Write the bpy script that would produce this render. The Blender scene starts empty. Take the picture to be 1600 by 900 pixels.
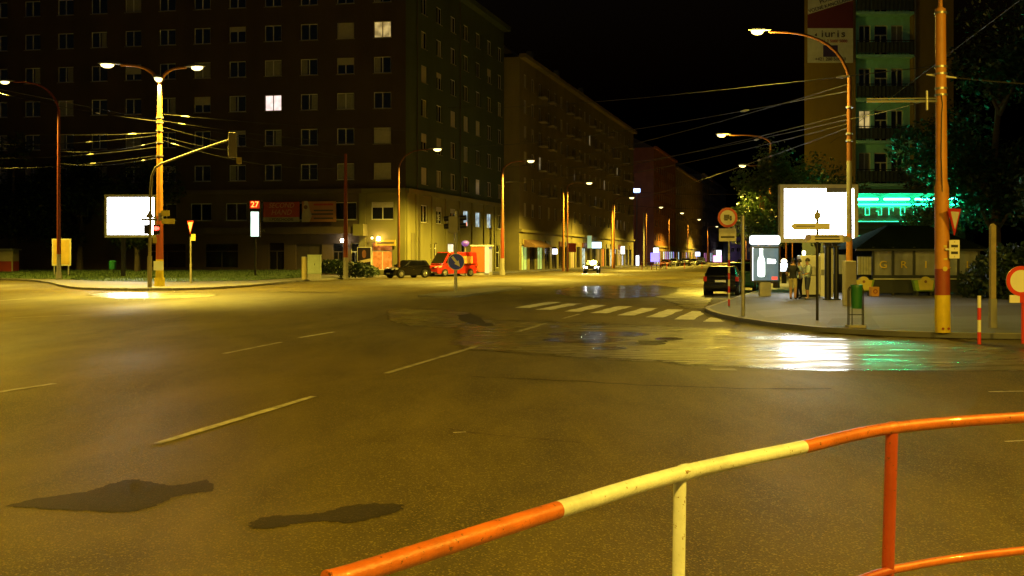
import bpy, bmesh, math, random
from mathutils import Vector, Matrix
R = math.radians
random.seed(7)
S = bpy.context.scene
COL = S.collection

# ------------------------------------------------------------------ camera, sky, moon, exposure
CAM_H, FOC, HOR = 1.9, 1700.0, 401.0            # eye height (m), focal length and horizon in photo pixels
cam_d = bpy.data.cameras.new('camera'); cam = bpy.data.objects.new('camera', cam_d); COL.objects.link(cam)
cam.location = (0, 0, CAM_H); cam.rotation_euler = (R(90), 0, 0)
cam_d.sensor_width = 36; cam_d.lens = 36 * FOC / 1600; cam_d.shift_y = -(450 - HOR) / 1600
cam_d.clip_start = .05; cam_d.clip_end = 6000
S.camera = cam
W = bpy.data.worlds.new('World'); S.world = W; W.use_nodes = True
wn = W.node_tree.nodes; wl = W.node_tree.links
sky = wn.new('ShaderNodeTexSky'); sky.sky_type = 'NISHITA'; sky.sun_disc = False
sky.sun_elevation = R(-4); sky.sun_rotation = R(200); sky.air_density = 1.0; sky.dust_density = .5
wn['Background'].inputs['Strength'].default_value = .13
wl.new(sky.outputs[0], wn['Background'].inputs[0])
sun_d = bpy.data.lights.new('moon', 'SUN'); sun_d.energy = .004; sun_d.angle = R(.5); sun_d.color = (1, .93, .85)
sun = bpy.data.objects.new('moon', sun_d); COL.objects.link(sun); sun.rotation_euler = (R(50), 0, R(-20))
S.view_settings.view_transform = 'Standard'; S.view_settings.look = 'None'
S.view_settings.exposure = 0; S.view_settings.gamma = 1; S.view_settings.use_curve_mapping = False
S.cycles.use_denoising = True
S.cycles.max_bounces = 6; S.cycles.diffuse_bounces = 3; S.cycles.glossy_bounces = 3
S.cycles.transmission_bounces = 4; S.cycles.transparent_max_bounces = 8
S.cycles.sample_clamp_indirect = 4.0
S.cycles.caustics_reflective = False; S.cycles.caustics_refractive = False
LAMP_W = 20000.0
SODIUM = (1.0, .70, .07)

# ------------------------------------------------------------------ helpers
def at(px, py, D):
    return Vector(((px - 800) / FOC * D, D, CAM_H - (py - HOR) / FOC * D))
def gx(px, D):
    return (px - 800) / FOC * D

class MB:
    """collects shapes; build() links them as ONE mesh object"""
    def __init__(s): s.v = []; s.f = []; s.m = []; s.sm = []
    def add(s, vs, fs, mi=0, smooth=False):
        o = len(s.v); s.v += [tuple(v) for v in vs]
        for f in fs: s.f.append([i + o for i in f]); s.m.append(mi); s.sm.append(smooth)
        return s
    def box(s, c, d, rz=0, mi=0, M=None):
        vs = []
        for z in (-.5, .5):
            for x, y in ((-.5, -.5), (.5, -.5), (.5, .5), (-.5, .5)):
                p = Vector((x * d[0], y * d[1], z * d[2]))
                if rz: p = Matrix.Rotation(rz, 3, 'Z') @ p
                if M: p = M @ p
                vs.append(p + Vector(c))
        return s.add(vs, [(3, 2, 1, 0), (4, 5, 6, 7), (0, 1, 5, 4), (1, 2, 6, 5), (2, 3, 7, 6), (3, 0, 4, 7)], mi)
    def bb(s, x0, x1, y0, y1, z0, z1, mi=0):
        return s.box(((x0 + x1) / 2, (y0 + y1) / 2, (z0 + z1) / 2), (x1 - x0, y1 - y0, z1 - z0), 0, mi)
    def hexa(s, bot, top, mi=0):
        return s.add(list(bot) + list(top), [(3, 2, 1, 0), (4, 5, 6, 7), (0, 1, 5, 4), (1, 2, 6, 5), (2, 3, 7, 6), (3, 0, 4, 7)], mi)
    def tube(s, pts, r, n=8, mi=0, cap=True, smooth=True):
        pts = [Vector(p) for p in pts]; k = len(pts)
        rs = r if isinstance(r, (list, tuple)) else [r] * k
        vs = []; prev = None
        for i, p in enumerate(pts):
            t = (pts[min(i + 1, k - 1)] - pts[max(i - 1, 0)]).normalized()
            if prev is None:
                a = Vector((0, 0, 1)) if abs(t.z) < .9 else Vector((1, 0, 0))
                prev = (a - t * a.dot(t)).normalized()
            else:
                prev = (prev - t * prev.dot(t)).normalized()
            b = t.cross(prev)
            for j in range(n):
                q = 2 * math.pi * j / n
                vs.append(p + (prev * math.cos(q) + b * math.sin(q)) * rs[i])
        fs = [(i * n + j, i * n + (j + 1) % n, (i + 1) * n + (j + 1) % n, (i + 1) * n + j) for i in range(k - 1) for j in range(n)]
        s.add(vs, fs, mi, smooth)
        if cap: s.add([vs[j] for j in range(n)], [tuple(range(n))[::-1]], mi); s.add(vs[-n:], [tuple(range(n))], mi)
        return s
    def disc(s, c, r, th=.02, n=28, mi=0, ax='y', ri=0):
        """disc or ring facing -y (ax y) with thickness"""
        vs = []; c = Vector(c)
        def P(a, rr, k):
            u, w = rr * math.cos(a), rr * math.sin(a)
            return c + (Vector((u, k, w)) if ax == 'y' else Vector((u, w, k)) if ax == 'z' else Vector((k, u, w)))
        A = [2 * math.pi * i / n for i in range(n)]
        if ri:
            vs = [P(a, r, -th / 2) for a in A] + [P(a, ri, -th / 2) for a in A] + [P(a, r, th / 2) for a in A] + [P(a, ri, th / 2) for a in A]
            fs = []
            for i in range(n):
                j = (i + 1) % n
                fs += [(i, j, n + j, n + i), (2 * n + j, 2 * n + i, 3 * n + i, 3 * n + j), (j, i, 2 * n + i, 2 * n + j), (n + i, n + j, 3 * n + j, 3 * n + i)]
        else:
            vs = [P(a, r, -th / 2) for a in A] + [P(a, r, th / 2) for a in A]
            fs = [tuple(range(n)), tuple(range(2 * n - 1, n - 1, -1))] + [((i + 1) % n, i, n + i, n + (i + 1) % n) for i in range(n)]
        return s.add(vs, fs, mi)
    def prism(s, poly, y0, y1, mi=0):
        """polygon in x,z extruded along y"""
        n = len(poly)
        vs = [(x, y0, z) for x, z in poly] + [(x, y1, z) for x, z in poly]
        return s.add(vs, [tuple(range(n)), tuple(range(2 * n - 1, n - 1, -1))] + [((i + 1) % n, i, n + i, n + (i + 1) % n) for i in range(n)], mi)
    def slab(s, poly, z0, z1, mi=0):
        """polygon in x,y extruded along z"""
        n = len(poly)
        vs = [(x, y, z0) for x, y in poly] + [(x, y, z1) for x, y in poly]
        return s.add(vs, [tuple(range(n))[::-1], tuple(range(n, 2 * n))] + [(i, (i + 1) % n, n + (i + 1) % n, n + i) for i in range(n)], mi)
    def mesh(s, name, mats):
        me = bpy.data.meshes.new(name); me.from_pydata(s.v, [], s.f)
        if not isinstance(mats, (list, tuple)): mats = [mats]
        for m in mats: me.materials.append(m)
        me.polygons.foreach_set('material_index', s.m); me.polygons.foreach_set('use_smooth', s.sm)
        me.update(); return me
    def build(s, name, mats, parent=None, loc=None, rz=0, bevel=0):
        return put(name, s.mesh(name, mats), parent, loc, rz, bevel)

def put(name, me, parent=None, loc=None, rz=0, bevel=0):
    o = bpy.data.objects.new(name, me); COL.objects.link(o)
    if parent: o.parent = parent
    if loc is not None: o.location = loc
    if rz: o.rotation_euler = (0, 0, rz)
    if bevel:
        b = o.modifiers.new('bevel', 'BEVEL'); b.width = bevel; b.segments = 2; b.limit_method = 'ANGLE'; b.angle_limit = R(35)
    return o
def tag(o, label=None, cat=None, group=None, kind=None):
    if label: o['label'] = label
    if cat: o['category'] = cat
    if group: o['group'] = group
    if kind: o['kind'] = kind
    return o
def thing(name, label, cat, loc=(0, 0, 0), rz=0, group=None):
    o = bpy.data.objects.new(name, None); COL.objects.link(o); o.empty_display_size = .2
    o.location = loc; o.rotation_euler = (0, 0, rz)
    return tag(o, label, cat, group)
def kids(o): return [c for c in bpy.data.objects if c.parent == o]
def copy_tree(o, parent=None, skip=()):
    c = o.copy(); COL.objects.link(c); c.parent = parent
    for ch in kids(o):
        if ch.name.split('.')[0] in skip: continue
        copy_tree(ch, c, skip)
    return c
def text(name, s, size, m, parent, loc, rz=0, ext=.012, align='CENTER', tilt=0, sx=1.0, shear=0):
    cu = bpy.data.curves.new(name, 'FONT'); cu.body = s; cu.size = size; cu.extrude = ext; cu.align_x = align; cu.align_y = 'CENTER'
    cu.resolution_u = 3; cu.shear = shear
    t = bpy.data.objects.new(name, cu); COL.objects.link(t)
    bpy.context.view_layer.update()
    me = bpy.data.meshes.new_from_object(t.evaluated_get(bpy.context.evaluated_depsgraph_get()))
    bpy.data.objects.remove(t); me.materials.clear(); me.materials.append(m)
    me.transform(Matrix.Rotation(R(90), 4, 'X') @ Matrix.Rotation(tilt, 4, 'Z') @ Matrix.Scale(sx, 4, (1, 0, 0)))
    o = put(name, me, parent, loc, rz)
    if len(s) > 2: o['kind'] = 'stuff'
    return o

# ------------------------------------------------------------------ materials
MAT = {}
def pbr(name, col, rough=.6, metal=0, var=.12, scale=3.0, bump=0, bscale=30, spec=.5, coat=0, stains=0, chips=None):
    if name in MAT: return MAT[name]
    m = bpy.data.materials.new(name); m.use_nodes = True; MAT[name] = m
    n = m.node_tree.nodes; l = m.node_tree.links; b = n['Principled BSDF']
    b.inputs['Roughness'].default_value = rough; b.inputs['Metallic'].default_value = metal
    b.inputs['Specular IOR Level'].default_value = spec; b.inputs['Coat Weight'].default_value = coat
    tc = n.new('ShaderNodeTexCoord')
    nz = n.new('ShaderNodeTexNoise'); nz.inputs['Scale'].default_value = scale; nz.inputs['Detail'].default_value = 6
    l.new(tc.outputs['Object'], nz.inputs['Vector'])
    mx = n.new('ShaderNodeMix'); mx.data_type = 'RGBA'
    d = [max(0, c * (1 - 2 * var)) for c in col]; h = [min(1, c * (1 + 1.3 * var)) for c in col]
    mx.inputs[6].default_value = (*d, 1); mx.inputs[7].default_value = (*h, 1)
    l.new(nz.outputs['Fac'], mx.inputs[0]); out = mx.outputs[2]
    if stains:
        n2 = n.new('ShaderNodeTexNoise'); n2.inputs['Scale'].default_value = scale * .35; n2.inputs['Detail'].default_value = 8; n2.inputs['Roughness'].default_value = .7
        mp = n.new('ShaderNodeMapping'); mp.inputs['Scale'].default_value = (1, 1, .25)
        l.new(tc.outputs['Object'], mp.inputs[0]); l.new(mp.outputs[0], n2.inputs['Vector'])
        rp = n.new('ShaderNodeValToRGB'); rp.color_ramp.elements[0].position = .45; rp.color_ramp.elements[1].position = .7
        rp.color_ramp.elements[0].color = (1, 1, 1, 1); rp.color_ramp.elements[1].color = (1 - stains,) * 3 + (1,)
        l.new(n2.outputs['Fac'], rp.inputs[0])
        mm = n.new('ShaderNodeMix'); mm.data_type = 'RGBA'; mm.blend_type = 'MULTIPLY'; mm.inputs[0].default_value = 1
        l.new(out, mm.inputs[6]); l.new(rp.outputs[0], mm.inputs[7]); out = mm.outputs[2]
    if chips:
        n4 = n.new('ShaderNodeTexNoise'); n4.inputs['Scale'].default_value = 42; n4.inputs['Detail'].default_value = 8; n4.inputs['Roughness'].default_value = .7
        l.new(tc.outputs['Object'], n4.inputs['Vector'])
        mk = n.new('ShaderNodeMapRange'); mk.inputs[1].default_value = .61; mk.inputs[2].default_value = .63; l.new(n4.outputs['Fac'], mk.inputs[0])
        mc = n.new('ShaderNodeMix'); mc.data_type = 'RGBA'; mc.inputs[7].default_value = (*chips, 1); l.new(mk.outputs[0], mc.inputs[0]); l.new(out, mc.inputs[6]); out = mc.outputs[2]
    l.new(out, b.inputs['Base Color'])
    rr = n.new('ShaderNodeMapRange'); rr.inputs[3].default_value = max(.03, rough - .1); rr.inputs[4].default_value = min(1, rough + .12)
    l.new(nz.outputs['Fac'], rr.inputs[0]); l.new(rr.outputs[0], b.inputs['Roughness'])
    if bump:
        n3 = n.new('ShaderNodeTexNoise'); n3.inputs['Scale'].default_value = bscale; n3.inputs['Detail'].default_value = 4
        l.new(tc.outputs['Object'], n3.inputs['Vector'])
        bp = n.new('ShaderNodeBump'); bp.inputs['Strength'].default_value = bump; bp.inputs['Distance'].default_value = .02
        l.new(n3.outputs['Fac'], bp.inputs['Height']); l.new(bp.outputs[0], b.inputs['Normal'])
    return m
def glow(name, col, s, var=0, scale=2.0):
    if name in MAT: return MAT[name]
    m = bpy.data.materials.new(name); m.use_nodes = True; MAT[name] = m
    n = m.node_tree.nodes; l = m.node_tree.links; b = n['Principled BSDF']
    b.inputs['Base Color'].default_value = (*[c * .6 for c in col], 1); b.inputs['Roughness'].default_value = .4
    b.inputs['Emission Color'].default_value = (*col, 1); b.inputs['Emission Strength'].default_value = s
    if var:
        tc = n.new('ShaderNodeTexCoord'); nz = n.new('ShaderNodeTexNoise'); nz.inputs['Scale'].default_value = scale
        l.new(tc.outputs['Object'], nz.inputs['Vector'])
        rr = n.new('ShaderNodeMapRange'); rr.inputs[1].default_value = .35; rr.inputs[2].default_value = .65
        rr.inputs[3].default_value = s * (1 - var); rr.inputs[4].default_value = s
        l.new(nz.outputs['Fac'], rr.inputs[0]); l.new(rr.outputs[0], b.inputs['Emission Strength'])
    return m

def asphalt(name, col, r0, r1, puddle=0.0, grit=.5, fade=False):
    """tarmac: gritty, blotchy, with smoother (damp) areas where a large noise is high"""
    m = bpy.data.materials.new(name); m.use_nodes = True; MAT[name] = m
    n = m.node_tree.nodes; l = m.node_tree.links; b = n['Principled BSDF']
    tc = n.new('ShaderNodeTexCoord')
    big = n.new('ShaderNodeTexNoise'); big.inputs['Scale'].default_value = .12; big.inputs['Detail'].default_value = 6
    mp = n.new('ShaderNodeMapping'); mp.inputs['Rotation'].default_value = (0, 0, R(16)); mp.inputs['Scale'].default_value = (1.6, .45, 1)
    l.new(tc.outputs['Object'], mp.inputs[0]); l.new(mp.outputs[0], big.inputs['Vector'])
    fine = n.new('ShaderNodeTexNoise'); fine.inputs['Scale'].default_value = 70; fine.inputs['Detail'].default_value = 3
    l.new(tc.outputs['Object'], fine.inputs['Vector'])
    vor = n.new('ShaderNodeTexVoronoi'); vor.inputs['Scale'].default_value = 90
    l.new(tc.outputs['Object'], vor.inputs['Vector'])
    mx = n.new('ShaderNodeMix'); mx.data_type = 'RGBA'
    mx.inputs[6].default_value = (*[c * .45 for c in col], 1); mx.inputs[7].default_value = (*[c * 1.55 for c in col], 1)
    ad = n.new('ShaderNodeMath'); ad.operation = 'MULTIPLY_ADD'; ad.inputs[1].default_value = .5
    l.new(big.outputs['Fac'], ad.inputs[0]); sc = n.new('ShaderNodeMath'); sc.operation = 'MULTIPLY'; sc.inputs[1].default_value = .5
    l.new(fine.outputs['Fac'], sc.inputs[0]); l.new(sc.outputs[0], ad.inputs[2])
    st = n.new('ShaderNodeMapRange'); st.inputs[1].default_value = .32; st.inputs[2].default_value = .68
    l.new(ad.outputs[0], st.inputs[0])
    # worn, stained and polished areas at a middle scale, drawn out along the traffic
    mid = n.new('ShaderNodeTexNoise'); mid.inputs['Scale'].default_value = .55; mid.inputs['Detail'].default_value = 9; mid.inputs['Roughness'].default_value = .68; mid.inputs['Distortion'].default_value = .6
    mp2 = n.new('ShaderNodeMapping'); mp2.inputs['Rotation'].default_value = (0, 0, R(14)); mp2.inputs['Scale'].default_value = (1.5, .5, 1)
    l.new(tc.outputs['Object'], mp2.inputs[0]); l.new(mp2.outputs[0], mid.inputs['Vector'])
    mr = n.new('ShaderNodeMapRange'); mr.inputs[1].default_value = .3; mr.inputs[2].default_value = .72; mr.inputs[3].default_value = -.42; mr.inputs[4].default_value = .42
    l.new(mid.outputs['Fac'], mr.inputs[0]); sm2 = n.new('ShaderNodeMath'); sm2.operation = 'ADD'; sm2.use_clamp = True
    l.new(st.outputs[0], sm2.inputs[0]); l.new(mr.outputs[0], sm2.inputs[1]); l.new(sm2.outputs[0], mx.inputs[0])
    sp = n.new('ShaderNodeMix'); sp.data_type = 'RGBA'; sp.inputs[7].default_value = (*[c * 2.5 for c in col], 1)
    cm = n.new('ShaderNodeMath'); cm.operation = 'GREATER_THAN'; cm.inputs[1].default_value = .9
    sep = n.new('ShaderNodeSeparateColor'); l.new(vor.outputs['Color'], sep.inputs[0]); l.new(sep.outputs[0], cm.inputs[0])
    l.new(cm.outputs[0], sp.inputs[0]); l.new(mx.outputs[2], sp.inputs[6]); l.new(sp.outputs[2], b.inputs['Base Color'])
    rr = n.new('ShaderNodeMapRange'); rr.inputs[1].default_value = .4; rr.inputs[2].default_value = .62
    rr.inputs[3].default_value = r1; rr.inputs[4].default_value = r0
    l.new(big.outputs['Fac'], rr.inputs[0]); l.new(rr.outputs[0], b.inputs['Roughness'])
    bp = n.new('ShaderNodeBump'); bp.inputs['Distance'].default_value = .006; bp.inputs['Strength'].default_value = grit
    l.new(vor.outputs['Distance'], bp.inputs['Height']); l.new(bp.outputs[0], b.inputs['Normal'])
    b.inputs['Specular IOR Level'].default_value = .5 if puddle else .3
    if puddle:
        b.inputs['Coat Weight'].default_value = puddle; b.inputs['Coat Roughness'].default_value = .06
        w = n.new('ShaderNodeTexNoise'); w.inputs['Scale'].default_value = 1.4; w.inputs['Detail'].default_value = 5
        m2 = n.new('ShaderNodeMapping'); m2.inputs['Rotation'].default_value = (0, 0, R(-5)); m2.inputs['Scale'].default_value = (.3, 1.6, 1)
        l.new(tc.outputs['Object'], m2.inputs[0]); l.new(m2.outputs[0], w.inputs['Vector'])
        wr = n.new('ShaderNodeMapRange'); wr.inputs[1].default_value = .44; wr.inputs[2].default_value = .56; wr.inputs[4].default_value = puddle; wr.inputs[3].default_value = puddle * .1
        l.new(w.outputs['Fac'], wr.inputs[0]); l.new(wr.outputs[0], b.inputs['Coat Weight'])
        cr = n.new('ShaderNodeMapRange'); cr.inputs[1].default_value = .35; cr.inputs[2].default_value = .7; cr.inputs[3].default_value = .4; cr.inputs[4].default_value = .16
        l.new(w.outputs['Fac'], cr.inputs[0]); l.new(cr.outputs[0], b.inputs['Coat Roughness'])
        bp2 = n.new('ShaderNodeBump'); bp2.inputs['Distance'].default_value = .004; bp2.inputs['Strength'].default_value = .25
        l.new(fine.outputs['Fac'], bp2.inputs['Height']); l.new(bp2.outputs[0], b.inputs['Coat Normal'])
    if fade:      # the film of water thins out towards its ragged edge
        at_ = n.new('ShaderNodeAttribute'); at_.attribute_name = 'wetness'
        en = n.new('ShaderNodeTexNoise'); en.inputs['Scale'].default_value = 1.1; en.inputs['Detail'].default_value = 7; en.inputs['Roughness'].default_value = .65
        l.new(tc.outputs['Object'], en.inputs['Vector'])
        sm = n.new('ShaderNodeMath'); sm.operation = 'ADD'; l.new(at_.outputs['Fac'], sm.inputs[0]); l.new(en.outputs['Fac'], sm.inputs[1])
        ar = n.new('ShaderNodeMapRange'); ar.inputs[1].default_value = .68; ar.inputs[2].default_value = 1.0; l.new(sm.outputs[0], ar.inputs[0]); l.new(ar.outputs[0], b.inputs['Alpha'])
    return m

M_ROAD = asphalt('asphalt', (.080, .062, .014), .5, .72, 0, .8)
M_WET = asphalt('wet_asphalt', (.098, .078, .02), .32, .5, 1.0, .9, True)
M_PUD = asphalt('puddle_asphalt', (.03, .026, .015), .14, .24, 1.0, .15, True)
M_TAR_SHADOW = asphalt('tar_and_shadow', (.022, .016, .007), .6, .75, 0, 1.0)  # tar colour, also used for the painted shadow of the arrow sign
M_PAVE = pbr('pavement_asphalt', (.125, .13, .165), .7, var=.2, scale=.8, bump=.3, bscale=60, stains=.3)
M_KERB = pbr('kerb_granite', (.26, .25, .23), .6, var=.25, scale=5, bump=.3)
M_LINE = pbr('road_paint', (.55, .54, .50), .55, var=.35, scale=7, stains=.75)
M_GRASS = pbr('grass', (.05, .09, .025), .8, var=.4, scale=2)
M_BLADE = pbr('grass_blade', (.06, .11, .03), .7, var=.3, scale=4)
M_OCHRE = pbr('ochre_render', (.22, .205, .075), .85, var=.14, scale=.6, bump=.2, bscale=18, stains=.3)
M_DARKR = pbr('brown_render', (.075, .05, .038), .9, var=.15, scale=.5, bump=.2, bscale=18, stains=.35)
M_GREENR = pbr('grey_green_render', (.062, .09, .045), .9, var=.15, scale=.5, bump=.2, bscale=18, stains=.35)
M_TRIM = pbr('trim_render', (.34, .30, .19), .8, var=.15, scale=1, stains=.3)
M_ROOF = pbr('roof_sheet', (.06, .055, .05), .6, var=.2)
M_FRAME = pbr('window_frame', (.8, .79, .74), .5, var=.1)
M_FRAMED = pbr('dark_frame', (.10, .08, .06), .5, var=.1)
M_GLASS = pbr('dark_glass', (.012, .014, .016), .07, var=.3, spec=.6)
M_BLIND = pbr('blind_slats', (.50, .47, .38), .6, var=.1)
M_LITP = glow('lit_pink_room', (1, .78, .72), 1.5, .35, 1.6)
M_LITY = glow('lit_yellow_room', (1, .72, .25), .75, .7, 1.2)
M_LITC = glow('lit_cool_room', (.62, .85, 1), 1.0, .8, 1.5)
M_LITG = glow('lit_shop_green', (.62, .9, .25), .55, .4, 1.5)
M_LITW = glow('lit_shop_warm', (1, .36, .07), .5, .85, 2.5)
M_LITD = glow('lit_dim_room', (1, .8, .45), .12, .8, 1.0)
M_LENS = glow('sodium_lens', (1.0, .80, .30), 4.0)
M_WHITEBOX = glow('billboard_light', (1, 1, .98), 20)
M_STEEL = pbr('galvanised_steel', (.42, .42, .40), .4, .7, var=.15, scale=6)
M_BLACK = pbr('black_paint', (.012, .012, .013), .35, var=.2)
M_RUBBER = pbr('rubber', (.015, .015, .015), .8, var=.2)
M_POLE = pbr('orange_brown_paint', (.60, .26, .05), .5, var=.15, scale=4, stains=.35)
M_POLER = pbr('red_brown_paint', (.30, .055, .02), .5, var=.15, scale=4, stains=.3)
M_POLEY = pbr('yellow_paint', (.72, .55, .03), .5, var=.12, scale=4, stains=.35)
M_CONC = pbr('concrete', (.36, .34, .30), .8, var=.15, scale=4, bump=.2)
M_WHITE = pbr('white_paint', (.78, .77, .72), .45, var=.06, stains=.1)
M_RED = pbr('red_paint', (.62, .035, .02), .4, var=.08)
M_BLUE = pbr('sign_blue', (.01, .04, 1.0), .35, var=.05)
M_ORANGE = pbr('rail_orange', (.45, .105, .018), .45, var=.22, scale=9, coat=.2, bump=.15, bscale=60, stains=.35, chips=(.09, .03, .012))
M_CREAM = pbr('rail_cream', (.58, .63, .82), .45, var=.14, scale=9, coat=.15, bump=.15, bscale=60, stains=.3, chips=(.16, .10, .05))
M_GREY = pbr('grey_paint', (.25, .25, .25), .5, var=.1)
M_SIGNY = pbr('sign_yellow', (.62, .52, .10), .5, var=.1)
M_BINGREEN = pbr('bin_green', (.02, .16, .06), .4, var=.12)
M_CABLE = pbr('cable', (.035, .033, .03), .7, 0, var=.1)
M_WOOD = pbr('weathered_wood', (.34, .28, .17), .8, var=.2, scale=6, stains=.3)
# ------------------------------------------------------------------ street frame
CX, CY = -10.16, 104.0                         # corner of the corner block
UX, UY = .2691, .9631                          # along the avenue
def st(a, b): return Vector((CX + UX * a + UY * b, CY + UY * a - UX * b, 0))
def a_of(px, b=0):
    q = (px - 800) / FOC; x0 = CX + UY * b; d0 = CY - UX * b
    return (q * d0 - x0) / (UX - UY * q)
LX, LY = -.9853, .1710                         # along the side street front, away from the corner
def t_of(px):
    q = (px - 800) / FOC
    return (CX - CY * q) / (-LX + LY * q)
AV = math.atan2(UX, UY)                        # heading of the avenue, clockwise from +Y

# ------------------------------------------------------------------ ground, pavements, markings
road = MB().add([(-900, -60, 0), (900, -60, 0), (1400, 3000, 0), (-900, 3000, 0)], [(0, 1, 2, 3)]).build('road', M_ROAD)
tag(road, 'wide dark asphalt junction, damp in places', 'road', kind='structure')

def smooth_poly(pts, sub=4):
    out = []
    for i in range(len(pts) - 1):
        p0 = Vector(pts[max(i - 1, 0)]); p1 = Vector(pts[i]); p2 = Vector(pts[i + 1]); p3 = Vector(pts[min(i + 2, len(pts) - 1)])
        for k in range(sub):
            t = k / sub
            out.append(.5 * ((2 * p1) + (p2 - p0) * t + (2 * p0 - 5 * p1 + 4 * p2 - p3) * t * t + (3 * p1 - p0 - 3 * p2 + p3) * t ** 3))
    out.append(Vector(pts[-1])); return [(v.x, v.y) for v in out]

def stones(parent, line, width, z, length=1.0, near=75, side=1):
    """kerb stones laid one by one along a line; only where they can be told apart"""
    acc = []; L = [Vector((x, y, 0)) for x, y in line]; k = 0
    me = {}
    pos = 0.0; seg = [(L[i + 1] - L[i]).length for i in range(len(L) - 1)]; tot = sum(seg)
    def point(s):
        i = 0
        while i < len(seg) - 1 and s > seg[i]: s -= seg[i]; i += 1
        return L[i].lerp(L[i + 1], s / seg[i])
    protos = []
    for v in range(4):
        r = random.Random(v)
        protos.append(MB().bb(-length / 2 + .008, length / 2 - .008, -width / 2, width / 2, -.10, z + r.uniform(-.004, .006)).mesh('kerb_stone', M_KERB))
    while pos + length < tot:
        a = point(pos); b = point(pos + length); c = (a + b) / 2
        if c.length < near:
            d = (b - a); o = put('kerb_stone', protos[k % 4], parent, None)
            nrm = Vector((-d.y, d.x, 0)).normalized() * side
            o.location = c + nrm * (width / 2); o.rotation_euler = (random.uniform(-.01, .01), 0, math.atan2(d.y, d.x)); k += 1
        pos += length

def gutter(line, w, z, near):
    Lp = [Vector((x, y, 0)) for x, y in line if math.hypot(x, y) < near]; k = len(Lp); A_ = []; B_ = []; r = random.Random(8)
    for i, p in enumerate(Lp):
        d = (Lp[min(i + 1, k - 1)] - Lp[max(i - 1, 0)]).normalized(); nn = Vector((d.y, -d.x, 0)); A_.append(p + nn * -.02 + Vector((0, 0, z))); B_.append(p + nn * w * r.uniform(.6, 1.2) + Vector((0, 0, z)))
    MB().add(A_ + B_, [(i, i + 1, k + i + 1, k + i) for i in range(k - 1)]).build('gutter', M_TAR_SHADOW, road)
# right-hand pavement, its rounded corner towards the junction
rk = [(7.3 + 260 * .295, 300), (12.3 + .2, 56), (10.05, 48.5), (7.5, 40.4), (6.75, 38), (6.45, 35), (6.5, 32.2), (6.95, 29.4), (7.8, 27.2), (9.0, 25.9), (10.3, 25.25), (11.8, 24.9), (14, 24.75), (22, 25.2), (60, 28)]
rline = [rk[0], rk[1]] + smooth_poly(rk[1:], 5)[1:]
pv = MB().slab([(x, y) for x, y in rline] + [(160, 40), (200, 300)], -.2, .13).build('pavement', M_PAVE)
tag(pv, 'grey asphalt pavement with a rounded kerbed corner under the billboard', 'pavement', kind='structure')
stones(pv, rline[1:], .14, .136, 1.0, 62, 1)
gutter([(x, y) for x, y in rline[3:]], .24, .0125, 60)
M_PP = pbr('pavement_patch', (.085, .085, .10), .7, var=.2, scale=1.5, bump=.3, bscale=60); M_PL = pbr('pavement_patch_pale', (.155, .16, .20), .7, var=.2, scale=1.5, bump=.3, bscale=60)
def ppatch(pts, m, z):
    q = [(lambda D: (gx(px, D), D, z))(FOC * (CAM_H - .13) / (py - HOR)) for px, py in pts]; MB().add(q, [tuple(range(len(q)))]).build('repair_patch', m, pv)
ppatch([(1180, 486), (1250, 480), (1268, 489), (1196, 496)], M_PL, .134); ppatch([(1300, 498), (1352, 496), (1345, 510), (1292, 507)], M_PP, .134); ppatch([(1362, 494), (1462, 490), (1466, 511), (1375, 513)], M_PL, .1345)
ppatch([(1480, 478), (1600, 477), (1600, 492), (1490, 495)], M_PP, .134); ppatch([(1340, 462), (1600, 458), (1600, 472), (1345, 478)], M_PP, .1335); ppatch([(1150, 470), (1200, 467), (1205, 472), (1150, 477)], M_PP, .134)
# far pavement in front of the corner block; it climbs gently away from the road
PAVE2 = pbr('far_pavement', (.17, .16, .15), .7, var=.2, scale=.5, stains=.3)
lk = [(-110, 92), (-60, 89), (-42, 87.5), (-34, 79), (-28, 68), (-24.5, 62.5), (-21, 60.6), (-18, 62), (-16.6, 68), (-16.2, 78), (-15.6, 86), (-14.2, 93), (-12.0, 100)]
ll = smooth_poly(lk, 4) + [tuple(st(a, 4.0).xy) for a in (3, 30, 80, 119)]
def lift(x, y): return .13
far = [(-110, 130)] 
pb = MB(); n = len(ll)
top = [(x, y, .13) for x, y in ll]; bot = [(x, y, -.2) for x, y in ll]
bk = [st(121, 4)] ; b1 = st(123, -30)
pb.add(bot + top, [(i, i + 1, n + i + 1, n + i) for i in range(n - 1)])
rim = [(x, y) for x, y in ll] + [tuple(st(119, -6).xy), tuple(st(10, -14).xy), (-60, 125), (-130, 130)]
pb.add([(x, y, .13) for x, y in rim], [tuple(range(len(rim)))])
pl = pb.build('pavement', PAVE2); tag(pl, 'far pavement along the corner block across the junction', 'pavement', kind='structure')
stones(pl, ll[12:45], .16, .14, 1.2, 104, -1)
vg = MB()   # grass verge sloping up to the dark forecourt
gp = [(-80, 91.5), (-45, 90.5), (-34, 84), (-30, 78.5), (-24, 76), (-19, 80), (-17.6, 90), (-17, 97)]
gt = [(-80, 104), (-48, 108), (-40, 106), (-34, 104.5), (-28, 104), (-24, 103.5), (-20, 102.5), (-17.5, 101)]
vg.add([(x, y, .16) for x, y in gp] + [(x, y, .62) for x, y in gt], [(i, i + 1, 8 + i + 1, 8 + i) for i in range(7)])
vo = vg.build('lawn', M_GRASS); tag(vo, 'strip of lawn rising behind the far pavement', 'lawn', kind='structure')
gb = MB(); rg = random.Random(3)
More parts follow.
